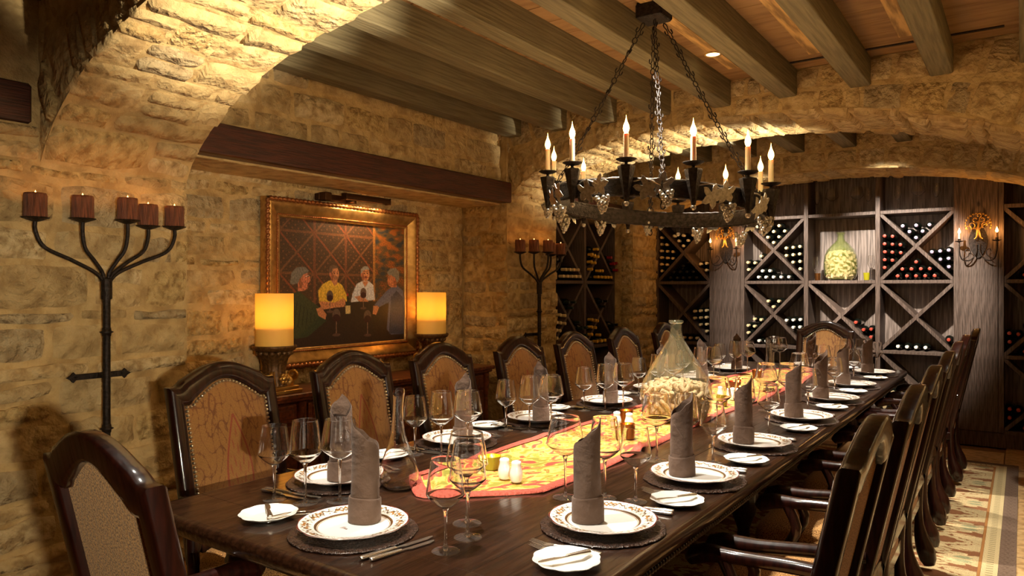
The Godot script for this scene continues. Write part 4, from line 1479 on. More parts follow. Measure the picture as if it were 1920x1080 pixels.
var cork_mesh: ArrayMesh
func demijohn(label: String, at: Vector3, prof: Array, m: Material, count: int, level: float, front: float, clabel: String, group: String) -> void:
	var d := thing("demijohn", label, "jar", Transform3D(Basis(), at))
	var mb := MB.new()
	var pr := prof.duplicate()
	# hand-blown wall: an outer and an inner skin, both gently uneven
	for skin in [0.0, 0.004]:
		var rows := []
		for i in range(0 if skin == 0.0 else 3, pr.size() - (0 if skin == 0.0 else 3)):
			var steps := 4 if i < pr.size() - 1 else 1
			for q in steps:
				var p: Vector2 = pr[i].lerp(pr[mini(i + 1, pr.size() - 1)], q / 4.0)
				var line := PackedVector3Array()
				for j in 56:
					var a := TAU * j / 56
					var r: float = maxf(p.x - skin, 0.001) * (1.0 + 0.012 * lump.get_noise_3d(cos(a) * 0.55, p.y * 4.0 + skin * 200.0, sin(a) * 0.55) * smoothstep(0.02, 0.06, p.y))
					line.append(Vector3(r * cos(a), p.y, r * sin(a)))
				rows.append(line)
		mb.rows(rows, true)
	put(mb, "vessel", m, d)
	var bm := MB.new()
	bm.lathe([Vector2(0, 0.0), Vector2(prof[1].x, 0.0), Vector2(prof[1].x, 0.004), Vector2(0, 0.01)], 36)
	put(bm, "thick_base", M.crystal, d)
	if cork_mesh == null:
		var cm := MB.new()
		cm.lathe([Vector2(0, -0.021), Vector2(0.0112, -0.021), Vector2(0.0122, -0.02), Vector2(0.0122, 0.02), Vector2(0.0112, 0.021), Vector2(0, 0.021)], 10)
		cork_mesh = cm.mesh()
	for k in count:
		var side := k < count * 0.55
		var y := 0.024 + (level - 0.03) * (float(k) / (count * 0.55)) if side else level - 0.008
		var R := 0.1
		for i in range(1, prof.size()):
			if prof[i].y >= y:
				R = lerpf(prof[i - 1].x, prof[i].x, (y - prof[i - 1].y) / maxf(prof[i].y - prof[i - 1].y, 0.001))
				break
		var a := k * 2.39996 + rng.randf() * 0.3
		# the outer layer is what shows through the glass; the rest caps the heap
		var rr := R - 0.027 if side else (R - 0.034) * sqrt((k - count * 0.55) / (count * 0.45))
		if not side: y += 0.026 * (1.0 - rr / R) + rng.randf() * 0.014
		var o := MeshInstance3D.new()
		o.mesh = cork_mesh
		o.material_override = M.cork
		o.name = numbered("cork")
		add_child(o, true)
		var B := Basis(Vector3(cos(a), 0, sin(a)), rng.randf() * TAU) * Basis(Vector3(-sin(a), 0, cos(a)), (rng.randf() - 0.5) * 1.1)
		o.transform = Transform3D(B, at + Vector3(rr * cos(a), y, rr * sin(a)))
		tag(o, clabel, "cork", group)
	# a filler below the shown layer keeps the heap from reading hollow
	var hm := MB.new()
	var rows := []
	for q in [[0.0, 0.022], [0.66, 0.022], [0.74, 0.05], [0.74, level - 0.05], [0.6, level - 0.03], [0.0, level - 0.02]]:
		var line := PackedVector3Array()
		for j in 24:
			var ang := TAU * j / 24
			line.append(Vector3(prof[3].x * q[0] * cos(ang), q[1] + 0.008 * sin(j * 2.1), prof[3].x * q[0] * sin(ang)))
		rows.append(line)
	hm.rows(rows, true)
	for i in hm.v.size(): hm.v[i] += at
	tag(put(hm, "cork_heap", M.cork, self), "packed corks at the heart of the heap in " + ("the table demijohn" if level < 0.2 else "the wine wall demijohn"), "corks", "", "stuff")

# ---------------------------------------------------------------- iron candle stands on the piers
func candle_stand(l0: float, label: String, where: String) -> void:
	var root := Transform3D(turn(90), V(XL, 0, l0))     # local x runs along l, z away from the wall
	var o := thing("candle_stand", label, "candelabra", root)
	var zz := 0.125
	var pm := MB.new()
	pm.lathe([Vector2(0.0, 0.0), Vector2(0.06, 0.0), Vector2(0.06, 0.012), Vector2(0.03, 0.03), Vector2(0.017, 0.05), Vector2(0.0165, 0.6), Vector2(0.0165, 1.395), Vector2(0.024, 1.4), Vector2(0.024, 1.49), Vector2(0.018, 1.495), Vector2(0.0, 1.5)], 16, Vector3(0, 0, zz))
	put(pm, "pole", M.iron, o)
	for y in [0.79, 1.243]:
		var km := MB.new()
		km.lathe([Vector2(0.016, y - 0.022), Vector2(0.019, y - 0.018), Vector2(0.02, y - 0.006), Vector2(0.031, y), Vector2(0.02, y + 0.006), Vector2(0.019, y + 0.018), Vector2(0.016, y + 0.022)], 16, Vector3(0, 0, zz))
		put(km, "collar", M.iron, o)
	var bm := MB.new()
	var poly := PackedVector2Array()
	for s in [-1, 1]:
		for k in 9:
			var a: float = -PI / 2 + PI * k / 8.0 if s > 0 else PI / 2 + PI * k / 8.0
			var rr := 0.027 if k != 4 else 0.043
			poly.append(Vector2(s * 0.105 + rr * cos(a), 1.035 + rr * sin(a) * (1.0 if k not in [0, 8] else 0.5)))
	bm.extrude(poly, 0.052, 0.06, 0.002)
	for s in [-1, 1]: bm.ball(Vector3(s * 0.105, 1.035, 0.06), 0.006, 8, 5)
	bm.rbox(Vector3(0, 1.035, 0.085), Vector3(0.02, 0.02, 0.06), 0.003)
	put(bm, "wall_bracket", M.iron, o)
	var xs := [-0.3, -0.115, 0.075, 0.2, 0.315]
	var zs := [zz + 0.0, zz + 0.02, zz + 0.045, zz - 0.005, zz + 0.03]
	for k in 5:
		var x: float = xs[k]
		var z: float = zs[k]
		var py: float = 1.752 + [0.0, 0.008, 0.014, -0.002, 0.0][k]
		var am := MB.new()
		am.tube(bez([Vector3(signf(x) * 0.008, 1.47, zz), Vector3(x * 0.16, 1.52, zz), Vector3(x * 0.5, 1.575, lerpf(zz, z, 0.4)), Vector3(x * 0.88, 1.63, lerpf(zz, z, 0.8)), Vector3(x, 1.7, z), Vector3(x, py - 0.004, z)], 26), 0.0088, 10)
		put(am, "arm", M.iron, o)
		var dm := MB.new()
		dm.lathe([Vector2(0, py - 0.012), Vector2(0.012, py - 0.012), Vector2(0.03, py - 0.006), Vector2(0.054, py + 0.004), Vector2(0.055, py + 0.007), Vector2(0.035, py + 0.003), Vector2(0, py)], 24, Vector3(x, 0, z))
		put(dm, "drip_pan", M.iron, o)
		var c := thing("pillar_candle", "red-brown dripping pillar candle, %s of five from the camera end, on the %s stand" % [ORD[k], where], "candle", root * Transform3D(Basis(), Vector3(x, py, z)), "red-brown candles on the iron stands")
		var cm := MB.new()
		var h := 0.108 + rng.randf() * 0.008
		var rows := []
		for q in [[0.0, 0.0], [1.0, 0.0], [1.02, 0.02], [0.99, 0.5], [1.0, 0.9], [0.93, 1.0], [0.7, 0.975], [0.0, 0.955]]:
			var line := PackedVector3Array()
			for j in 30:
				var a := TAU * j / 30
				var dr := 1.0 + 0.035 * sin(a * 9 + k) * sin(a * 4 + 2 * k)
				line.append(Vector3(0.045 * q[0] * dr * cos(a), h * q[1], 0.045 * q[0] * dr * sin(a)))
			rows.append(line)
		cm.rows(rows, true)
		put(cm, "wax", M.brown_wax, c)
		var fm := MB.new()
		flame(fm, Vector3(0, h * 0.965, 0), 0.017, 0.0042)
		put(fm, "flame", M.flame, c)
		omni(c, "candle_glow", Vector3(0, h + 0.012, 0), Color(1, 0.6, 0.25), 0.004, 0.004)

# ---------------------------------------------------------------- painting, its lamp, sideboard, lanterns
func poly_fill(im: Image, pts: Array, c: Color, rough := 0.12) -> void:
	# brushed polygon in picture units (0..1)
	var w := im.get_width()
	var h := im.get_height()
	var p := PackedVector2Array()
	var lo := Vector2(9, 9)
	var hi := Vector2(-9, -9)
	for q in pts:
		var a := Vector2(q[0], q[1])
		p.append(a)
		lo = lo.min(a)
		hi = hi.max(a)
	for y in range(maxi(0, int(lo.y * h)), mini(h, int(hi.y * h) + 1)):
		for x in range(maxi(0, int(lo.x * w)), mini(w, int(hi.x * w) + 1)):
			var a := Vector2((x + 0.5) / w, (y + 0.5) / h)
			if Geometry2D.is_point_in_polygon(a + Vector2(0.004, 0.005) * warp.get_noise_2d(a.x * 420.0, a.y * 320.0), p):
				var k := 1.0 + rough * 2.2 * lump.get_noise_2d(a.x * 11.0 + a.y * 0.6, a.y * 4.5)
				im.set_pixel(x, y, Color(c.r * k, c.g * k, c.b * k))

func oval(cx: float, cy: float, rx: float, ry: float, tilt := 0.0, k := 18) -> Array:
	var o := []
	for i in k:
		var a := TAU * i / k
		var x := rx * cos(a)
		var y := ry * sin(a)
		o.append([cx + x * cos(tilt) - y * sin(tilt), cy + x * sin(tilt) + y * cos(tilt)])
	return o

func bar2(x0: float, y0: float, x1: float, y1: float, w: float) -> Array:
	var d := Vector2(x1 - x0, (y1 - y0)).normalized()
	var n := Vector2(-d.y, d.x) * w / 2
	return [[x0 + n.x, y0 + n.y], [x1 + n.x, y1 + n.y], [x1 - n.x, y1 - n.y], [x0 - n.x, y0 - n.y]]

func wine(im: Image, x: float, y: float, s: float) -> void:
	poly_fill(im, oval(x, y, 0.026 * s, 0.045 * s), rgb(96, 74, 62))
	poly_fill(im, oval(x, y + 0.018 * s, 0.024 * s, 0.026 * s), rgb(52, 14, 18))
	poly_fill(im, bar2(x, y + 0.04 * s, x, y + 0.125 * s, 0.006 * s), rgb(120, 92, 76))
	poly_fill(im, oval(x, y + 0.128 * s, 0.026 * s, 0.01 * s), rgb(92, 64, 52))

func painted() -> ImageTexture:
	# four men talking over wine at a dark table before a lattice of bottles
	var w := 620
	var h := 472
	var im := Image.create(w, h, false, Image.FORMAT_RGB8)
	for y in h:
		for x in w:
			var u := float(x) / w
			var v := float(y) / h
			var k := lump.get_noise_2d(u * 14.0, v * 7.2)
			var c := rgb(58, 40, 26).lerp(rgb(86, 58, 34), clampf(0.5 + k, 0, 1))
			if u > 0.73:
				var k2 := warp.get_noise_2d(u * 5.5, v * 8.0)
				c = rgb(96, 74, 48).lerp(rgb(166, 92, 34), clampf(k2 * 2.0 + 0.3, 0, 1)).lerp(rgb(46, 40, 34), clampf(v * 1.5 - 0.25 - k, 0, 0.8))
				if k2 < -0.42: c = rgb(52, 54, 58)
			elif v < 0.7 and sin(u * 150.0 + 0.6 * sin(v * 31.0)) * sin(v * 115.0 + 0.7 * sin(u * 40.0)) > 0.62 and warp.get_noise_2d(u * 9.0, v * 9.0) > -0.25:
				c = c.lerp(rgb(150, 92, 58), 0.35 + 0.5 * absf(k))
			im.set_pixel(x, y, c)
	for g in [[0.0, 0.095], [0.0, 0.42]]: poly_fill(im, bar2(0, g[1] + 0.0, 0.73, g[1] + 0.01, 0.02), rgb(112, 70, 42))
	for x in [0.0, 0.25, 0.49]:
		for yy in [[0.1, 0.42], [-0.22, 0.1], [0.42, 0.74]]:
			poly_fill(im, bar2(x, yy[0], x + 0.245, yy[1], 0.013), rgb(124, 66, 38))
			poly_fill(im, bar2(x, yy[1], x + 0.245, yy[0], 0.013), rgb(116, 76, 48))
		if x > 0: poly_fill(im, bar2(x, 0, x, 0.7, 0.018), rgb(110, 64, 40))
	poly_fill(im, bar2(0.727, 0, 0.727, 0.7, 0.02), rgb(156, 104, 50))
	# table
	poly_fill(im, [[0.0, 0.78], [0.28, 0.655], [0.76, 0.65], [1.0, 0.72], [1, 1], [0, 1]], rgb(46, 28, 18))
	var skin := rgb(186, 120, 80)
	# man in yellow
	poly_fill(im, [[0.285, 0.66], [0.275, 0.56], [0.31, 0.505], [0.36, 0.475], [0.4, 0.475], [0.46, 0.51], [0.5, 0.6], [0.5, 0.66], [0.4, 0.69]], rgb(214, 170, 58))
	poly_fill(im, [[0.285, 0.64], [0.4, 0.655], [0.47, 0.62], [0.495, 0.65], [0.48, 0.69], [0.3, 0.71]], skin, 0.2)
	poly_fill(im, [[0.37, 0.47], [0.4, 0.52], [0.425, 0.5], [0.42, 0.45]], skin)
	poly_fill(im, oval(0.4, 0.42, 0.036, 0.062), skin, 0.2)
	poly_fill(im, [[0.355, 0.43], [0.36, 0.37], [0.385, 0.348], [0.42, 0.355], [0.43, 0.372], [0.39, 0.378], [0.375, 0.43]], rgb(96, 72, 56))
	poly_fill(im, oval(0.412, 0.452, 0.016, 0.012), rgb(140, 92, 66))
	for k in 6: poly_fill(im, bar2(0.3 + k * 0.033, 0.53, 0.295 + k * 0.034, 0.65, 0.004), rgb(182, 138, 40))
	# man in white
	poly_fill(im, [[0.53, 0.655], [0.545, 0.58], [0.58, 0.5], [0.63, 0.475], [0.68, 0.475], [0.72, 0.51], [0.735, 0.64]], rgb(198, 194, 196))
	poly_fill(im, [[0.625, 0.48], [0.65, 0.53], [0.68, 0.48]], skin)
	poly_fill(im, oval(0.653, 0.42, 0.034, 0.06), skin, 0.2)
	poly_fill(im, [[0.612, 0.44], [0.612, 0.38], [0.64, 0.35], [0.672, 0.35], [0.69, 0.38], [0.66, 0.378], [0.628, 0.39], [0.624, 0.44]], rgb(138, 132, 126))
	poly_fill(im, oval(0.656, 0.445, 0.014, 0.009), rgb(120, 50, 44))
	poly_fill(im, [[0.56, 0.61], [0.61, 0.6], [0.66, 0.63], [0.68, 0.655], [0.6, 0.65]], skin)
	for k in 6: poly_fill(im, bar2(0.56 + k * 0.028, 0.53, 0.55 + k * 0.03, 0.64, 0.003), rgb(150, 148, 158))
	# man in green, seen from the side
	poly_fill(im, [[0.04, 0.9], [0.08, 0.58], [0.14, 0.56], [0.2, 0.62], [0.3, 0.7], [0.33, 0.74], [0.27, 0.78], [0.12, 0.93]], rgb(58, 62, 36))
	poly_fill(im, [[0.12, 0.93], [0.29, 0.76], [0.34, 0.8], [0.2, 0.92]], rgb(48, 56, 34))
	poly_fill(im, [[0.26, 0.7], [0.3, 0.69], [0.34, 0.75], [0.33, 0.79], [0.28, 0.76]], skin)
	poly_fill(im, [[0.13, 0.43], [0.19, 0.41], [0.215, 0.45], [0.222, 0.48], [0.2, 0.5], [0.198, 0.54], [0.17, 0.56], [0.13, 0.56]], rgb(188, 112, 82), 0.2)
	poly_fill(im, [[0.075, 0.5], [0.085, 0.42], [0.12, 0.375], [0.18, 0.37], [0.21, 0.4], [0.2, 0.415], [0.17, 0.43], [0.15, 0.46], [0.13, 0.5], [0.09, 0.51]], rgb(112, 106, 98))
	poly_fill(im, bar2(0.185, 0.445, 0.212, 0.44, 0.005), rgb(220, 210, 200))
	# man in blue, seen from the side
	poly_fill(im, [[0.84, 0.9], [0.86, 0.66], [0.76, 0.71], [0.73, 0.68], [0.84, 0.56], [0.92, 0.5], [0.99, 0.56], [1, 0.62], [1, 0.95], [0.88, 0.95]], rgb(84, 88, 116))
	poly_fill(im, [[0.86, 0.94], [0.88, 0.62], [0.93, 0.56], [0.99, 0.62], [1, 0.95]], rgb(52, 54, 74))
	poly_fill(im, [[0.72, 0.69], [0.76, 0.69], [0.77, 0.71], [0.745, 0.77], [0.715, 0.76]], skin)
	poly_fill(im, [[0.855, 0.42], [0.9, 0.4], [0.93, 0.46], [0.93, 0.53], [0.88, 0.53], [0.85, 0.505], [0.845, 0.47]], rgb(176, 110, 74), 0.2)
	poly_fill(im, [[0.842, 0.4], [0.87, 0.365], [0.92, 0.355], [0.955, 0.39], [0.955, 0.46], [0.935, 0.49], [0.915, 0.44], [0.88, 0.42], [0.86, 0.425]], rgb(124, 118, 108))
	# shaded sides of faces, brows, eyes, ears, and folds in the clothes
	var dim := rgb(142, 84, 56)
	for f in [[0.383, 0.445, 0.012, 0.035], [0.63, 0.44, 0.011, 0.034], [0.15, 0.5, 0.014, 0.04], [0.915, 0.49, 0.014, 0.04]]: poly_fill(im, oval(f[0], f[1], f[2], f[3]), dim)
	for f in [[0.4, 0.415], [0.421, 0.415], [0.644, 0.412], [0.668, 0.412], [0.203, 0.446], [0.858, 0.446]]:
		poly_fill(im, oval(f[0], f[1], 0.006, 0.005, 0, 8), rgb(70, 40, 30))
		poly_fill(im, bar2(f[0] - 0.009, f[1] - 0.016, f[0] + 0.008, f[1] - 0.018, 0.005), rgb(104, 74, 58))
	for f in [[0.413, 0.436], [0.657, 0.428]]: poly_fill(im, bar2(f[0], f[1] - 0.02, f[0] + 0.003, f[1], 0.007), rgb(226, 160, 118))
	for f in [[0.367, 0.425], [0.62, 0.425], [0.158, 0.47], [0.912, 0.455]]: poly_fill(im, oval(f[0], f[1], 0.007, 0.018, 0, 10), rgb(176, 100, 72))
	poly_fill(im, bar2(0.198, 0.515, 0.216, 0.508, 0.006), rgb(140, 62, 52))
	poly_fill(im, bar2(0.852, 0.5, 0.868, 0.508, 0.006), rgb(112, 56, 44))
	for k in 7:
		poly_fill(im, bar2(0.085 + k * 0.014, 0.47 - k * 0.012, 0.115 + k * 0.012, 0.395, 0.004), rgb(120, 112, 104))
		poly_fill(im, bar2(0.86 + k * 0.012, 0.375 + 0.002 * k, 0.885 + k * 0.01, 0.425 + k * 0.006, 0.004), rgb(112, 106, 98))
		poly_fill(im, bar2(0.1 + k * 0.025, 0.62 + k * 0.02, 0.07 + k * 0.03, 0.86 - k * 0.01, 0.006), rgb(38, 42, 24))
		poly_fill(im, bar2(0.88 + k * 0.015, 0.6, 0.89 + k * 0.016, 0.88, 0.006), rgb(64, 68, 94))
	# bottle and glasses
	poly_fill(im, bar2(0.505, 0.6, 0.505, 0.66, 0.014), rgb(30, 34, 22))
	poly_fill(im, bar2(0.505, 0.65, 0.508, 0.755, 0.038), rgb(34, 38, 26))
	poly_fill(im, bar2(0.507, 0.682, 0.508, 0.75, 0.04), rgb(206, 176, 116))
	poly_fill(im, bar2(0.504, 0.58, 0.504, 0.605, 0.014), rgb(150, 40, 36))
	wine(im, 0.365, 0.6, 1.0)
	wine(im, 0.415, 0.76, 1.25)
	wine(im, 0.635, 0.58, 1.0)
	wine(im, 0.67, 0.78, 1.25)
	return ImageTexture.create_from_image(im)

func build_painting() -> void:
	var root := Transform3D(turn(90), V(-4.1, 1.482, 3.655))   # local x along l, y up, z into the room
	var o := thing("framed_painting", "large gold framed oil painting of four men sharing wine, above the sideboard", "painting", root)
	var hw := 0.6
	var hh := 0.445
	var cm := MB.new()
	cm.patch(2, 2, func(v: float, u: float) -> Vector3: return Vector3(lerpf(-hw, hw, v), lerpf(hh, -hh, u), 0.02))
	for i in cm.n.size(): cm.n[i] = Vector3(0, 0, 1)
	for q in range(0, cm.ix.size(), 3):
		var sw := cm.ix[q + 1]
		cm.ix[q + 1] = cm.ix[q + 2]
		cm.ix[q + 2] = sw
	var pm := mat(Color.WHITE, 0.55)
	pm.albedo_texture = painted()
	pm.heightmap_enabled = true
	pm.heightmap_texture = grey(noise(33, 0.05, 3), 0, 1, 256)
	pm.heightmap_scale = 0.08
	put(cm, "canvas", pm, o)
	var bk := MB.new()
	bk.rbox(Vector3(0, 0, 0.004), Vector3(1.4, 1.08, 0.02), 0.003)
	put(bk, "backing_board", M.rope, o)
	var prof := [[0.0, 0.018], [0.0, 0.03], [0.012, 0.034], [0.022, 0.03], [0.03, 0.034], [0.06, 0.052], [0.085, 0.064], [0.098, 0.066], [0.103, 0.06], [0.128, 0.056], [0.13, 0.0]]
	var corner := [[-1, -1], [1, -1], [1, 1], [-1, 1]]
	for k in 4:
		var fm := MB.new()
		var a: Array = corner[k]
		var b: Array = corner[(k + 1) % 4]
		var rows := []
		for q in prof:
			rows.append(PackedVector3Array([Vector3(a[0] * (hw + q[0]), a[1] * (hh + q[0]), q[1]), Vector3(b[0] * (hw + q[0]), b[1] * (hh + q[0]), q[1])]))
		rows.reverse()
		fm.rows(rows)
		put(fm, "frame_rail", M.gilt, o)
		for e in [[0.117, 0.06, 0.014, 0.034], [0.02, 0.034, 0.006, 0.016]]:
			var rm := MB.new()
			var p0 := Vector3(a[0] * (hw + e[0]), a[1] * (hh + e[0]), e[1])
			var p1 := Vector3(b[0] * (hw + e[0]), b[1] * (hh + e[0]), e[1])
			rope(rm, p0, p1, e[2], e[3])
			put(rm, "rope_moulding", M.rope, o)
	# picture lamp
	var lr := Transform3D(turn(90), V(-4.12, 2.1, 3.66))
	var p := thing("picture_lamp", "dark bronze picture lamp on the wall above the painting", "picture lamp", lr)
	var bm := MB.new()
	bm.rbox(Vector3(-0.1, 0.0, 0.03), Vector3(0.36, 0.05, 0.05), 0.005)
	bm.rbox(Vector3(-0.24, 0.0, 0.075), Vector3(0.06, 0.06, 0.08), 0.006)
	bm.tube([Vector3(-0.02, -0.02, 0.05), Vector3(-0.02, -0.02, 0.13)], 0.008, 8)
	put(bm, "wall_bracket", M.bronze, p)
	var tm := MB.new()
	var arc := []
	for k in 13:
		var ang := PI * (-0.18 + 1.36 * k / 12.0)
		arc.append(Vector2(cos(ang), sin(ang)))
	var rows := []
	for q in [[-0.13, 0.03], [0.31, 0.03]]:
		var line := PackedVector3Array()
		for c in arc: line.append(Vector3(q[0], 0.004 + c.y * q[1], 0.15 + c.x * q[1]))
		rows.append(line)
	tm.rows(rows)
	var rows2 := []
	for q in [[0.31, 0.027], [-0.13, 0.027]]:
		var line := PackedVector3Array()
		for c in arc: line.append(Vector3(q[0], 0.004 + c.y * q[1], 0.15 + c.x * q[1]))
		rows2.append(line)
	tm.rows(rows2)
	for x in [-0.13, 0.31]:
		tm.rbox(Vector3(x, 0.008, 0.15), Vector3(0.006, 0.05, 0.056), 0.002)
	put(tm, "shade_tube", M.bronze, p)
	var gm := MB.new()
	gm.tube([Vector3(-0.11, 0.004, 0.15), Vector3(0.29, 0.004, 0.15)], 0.009, 10)
	put(gm, "lamp_tube", glow(Color(1, 0.74, 0.4), 3.0, Color(1, 0.9, 0.7)), p)
	for x in [-0.06, 0.09, 0.24]:
		spot(p, "picture_light", Vector3(x, -0.008, 0.15), Vector3(x, -0.62, -0.03), Color(1, 0.82, 0.58), 0.2, 78.0, 0.9, 0.02)

func rope(mb: MB, a: Vector3, b: Vector3, r: float, pitch: float) -> void:
	var d := (b - a).normalized()
	var n := Vector3(0, 0, 1)
	var m := d.cross(n)
	var ln := a.distance_to(b)
	var k := int(ln / pitch * 4.0)
	var rows := []
	for i in k + 1:
		var s := ln * i / k
		var line := PackedVector3Array()
		for j in 10:
			var an := TAU * j / 10
			var rr := r * (1.0 + 0.34 * sin(an + TAU * s / pitch))
			line.append(a + d * s + n * cos(an) * rr - m * sin(an) * rr)
		rows.append(line)
	mb.rows(rows, true)

func build_sideboard() -> void:
	var o := thing("sideboard", "polished red-brown sideboard with arched door panels under the painting", "sideboard", Transform3D(turn(90), V(-3.9, 0, 3.6)))
	var hx := 1.34
	var tm := MB.new()
	tm.rbox(Vector3(0, 0.775, 0.02), Vector3(2 * hx + 0.04, 0.032, 0.4), 0.008)
	tm.rbox(Vector3(0, 0.75, 0.012), Vector3(2 * hx, 0.025, 0.385), 0.008)
	put(tm, "top", M.sideboard, o)
	var bm := MB.new()
	bm.rbox(Vector3(0, 0.42, 0.0), Vector3(2 * hx - 0.06, 0.64, 0.34), 0.006)
	bm.rbox(Vector3(0, 0.055, 0.005), Vector3(2 * hx - 0.02, 0.11, 0.37), 0.012)
	put(bm, "body", M.sideboard, o)
	for k in 5:
		var x := -hx + 0.06 + k * (2 * hx - 0.12) / 4
		var cm := MB.new()
		cm.lathe([Vector2(0.03, 0.11), Vector2(0.032, 0.15), Vector2(0.022, 0.165), Vector2(0.026, 0.2), Vector2(0.024, 0.4), Vector2(0.02, 0.54), Vector2(0.028, 0.555), Vector2(0.022, 0.57), Vector2(0.03, 0.6), Vector2(0.032, 0.735)], 18, Vector3(x, 0, 0.172), Basis(), 0.05, 8)
		put(cm, "column", M.sideboard, o)
	for k in 4:
		var x := -hx + 0.06 + (k + 0.5) * (2 * hx - 0.12) / 4
		var w := (2 * hx - 0.12) / 4 - 0.09
		var dm := MB.new()
		dm.rbox(Vector3(x, 0.665, 0.178), Vector3(w, 0.11, 0.02), 0.005)
		dm.rbox(Vector3(x, 0.665, 0.19), Vector3(w - 0.06, 0.06, 0.014), 0.005)
		var dr := put(dm, "drawer", M.sideboard, o)
		var km := MB.new()
		km.lathe([Vector2(0, 0), Vector2(0.008, 0), Vector2(0.007, 0.012), Vector2(0.014, 0.018), Vector2(0.013, 0.026), Vector2(0, 0.03)], 14, Vector3(x, 0.665, 0.196), Basis(Vector3.RIGHT, PI / 2))
		put(km, "knob", M.bronze, dr)
		var pm := MB.new()
		pm.rbox(Vector3(x, 0.36, 0.178), Vector3(w, 0.46, 0.02), 0.005)
		var poly := PackedVector2Array([Vector2(x - w * 0.36, 0.18), Vector2(x + w * 0.36, 0.18), Vector2(x + w * 0.36, 0.45)])
		for q in 9: poly.append(Vector2(x + w * 0.36 * cos(PI * q / 8.0), 0.47 + 0.07 * sin(PI * q / 8.0)))
		poly.append(Vector2(x - w * 0.36, 0.45))
		pm.extrude(poly, 0.18, 0.2, 0.01)
		var dd := put(pm, "door", M.sideboard, o)
		var k2 := MB.new()
		k2.lathe([Vector2(0, 0), Vector2(0.007, 0), Vector2(0.006, 0.01), Vector2(0.012, 0.016), Vector2(0, 0.026)], 12, Vector3(x + w * 0.43, 0.4, 0.187), Basis(Vector3.RIGHT, PI / 2))
		put(k2, "knob", M.bronze, dd)
	for k in 2:
		var l: float = [2.85, 4.33][k]
		var root := Transform3D(turn(90), V(-3.85, 0.791, l))
		var c := thing("capital_stand", ["carved gilded capital stand beside the painting's camera-end edge", "carved gilded capital stand beside the painting's far edge"][k], "candle stand", root)
		var m := MB.new()
		m.rbox(Vector3(0, 0.012, 0), Vector3(0.25, 0.024, 0.25), 0.006)
		m.rbox(Vector3(0, 0.035, 0), Vector3(0.22, 0.024, 0.22), 0.008)
		put(m, "plinth", M.bright_gilt, c)
		m = MB.new()
		m.lathe([Vector2(0.085, 0.045), Vector2(0.08, 0.09), Vector2(0.07, 0.13), Vector2(0.068, 0.17), Vector2(0.08, 0.215), Vector2(0.098, 0.24), Vector2(0.1, 0.252)], 48, Vector3.ZERO, Basis(), 0.06, 16)
		put(m, "fluted_bell", M.capital, c)
		m = MB.new()
		for q in 16: m.ball(Vector3(0.098 * cos(TAU * q / 16), 0.253, 0.098 * sin(TAU * q / 16)), 0.02, 8, 6, Vector3(1, 0.9, 1))
		put(m, "egg_moulding", M.capital, c, "stuff")
		m = MB.new()
		m.lathe([Vector2(0, 0.262), Vector2(0.1, 0.262), Vector2(0.125, 0.268), Vector2(0.136, 0.285), Vector2(0.137, 0.296), Vector2(0.13, 0.299), Vector2(0.124, 0.29), Vector2(0, 0.286)], 36)
		put(m, "dish", M.capital, c)
		for q in 4:
			var a := PI / 4 + q * PI / 2
			var B := Basis(Vector3.UP, -a)
			var vm := MB.new()
			var sp := []
			var rr := []
			for i in 30:
				var th := i * 0.36
				var rad := 0.042 * exp(-0.13 * th)
				sp.append(B * Vector3(0.11 + rad * cos(th + 2.6), 0.115 + rad * sin(th + 2.6), 0))
				rr.append(0.014 - 0.0003 * i)
			vm.tube(sp, rr, 8, 1.0, B * Vector3(0, 0, 1))
			vm.tube(bez([B * Vector3(0.075, 0.05, 0), B * Vector3(0.1, 0.07, 0), B * Vector3(0.07, 0.115, 0)], 8), [0.02, 0.022, 0.024, 0.024, 0.022, 0.02, 0.018, 0.015, 0.012], 8)
			put(vm, "scroll", M.bright_gilt, c)
			var rm := MB.new()
			var a2 := q * PI / 2
			rm.ball(Vector3(0.092 * cos(a2), 0.095, 0.092 * sin(a2)), 0.024, 10, 6)
			for i in 6: rm.ball(Vector3(0.097 * cos(a2), 0.095, 0.097 * sin(a2)) + 0.024 * (Vector3(0, 1, 0) * sin(TAU * i / 6) + Vector3(-sin(a2), 0, cos(a2)) * cos(TAU * i / 6)), 0.013, 8, 5)
			put(rm, "rosette", M.bright_gilt, c)
		var g := thing("candle_lantern", ["amber frosted cylinder lantern glowing beside the painting's camera-end edge", "amber frosted cylinder lantern glowing beside the painting's far edge"][k], "lantern", root * Transform3D(Basis(), Vector3(0, 0.2915, 0)))
		m = MB.new()
		m.lathe([Vector2(0.112, 0.0), Vector2(0.116, 0.003), Vector2(0.116, 0.33), Vector2(0.1145, 0.333), Vector2(0.113, 0.33), Vector2(0.113, 0.003), Vector2(0.112, 0.0)], 48)
		put(m, "lantern_glass", M.lantern, g)
		m = MB.new()
		m.lathe([Vector2(0, 0.001), Vector2(0.106, 0.001), Vector2(0.106, 0.12), Vector2(0.098, 0.127), Vector2(0, 0.12)], 30)
		put(m, "candle", M.wax, g)
		m = MB.new()
		flame(m, Vector3(0, 0.12, 0), 0.06, 0.012)
		put(m, "flame", M.flame, g)
		omni(g, "lantern_flame_light", Vector3(0, 0.2, 0), Color(1, 0.74, 0.36), 0.02, 0.012)

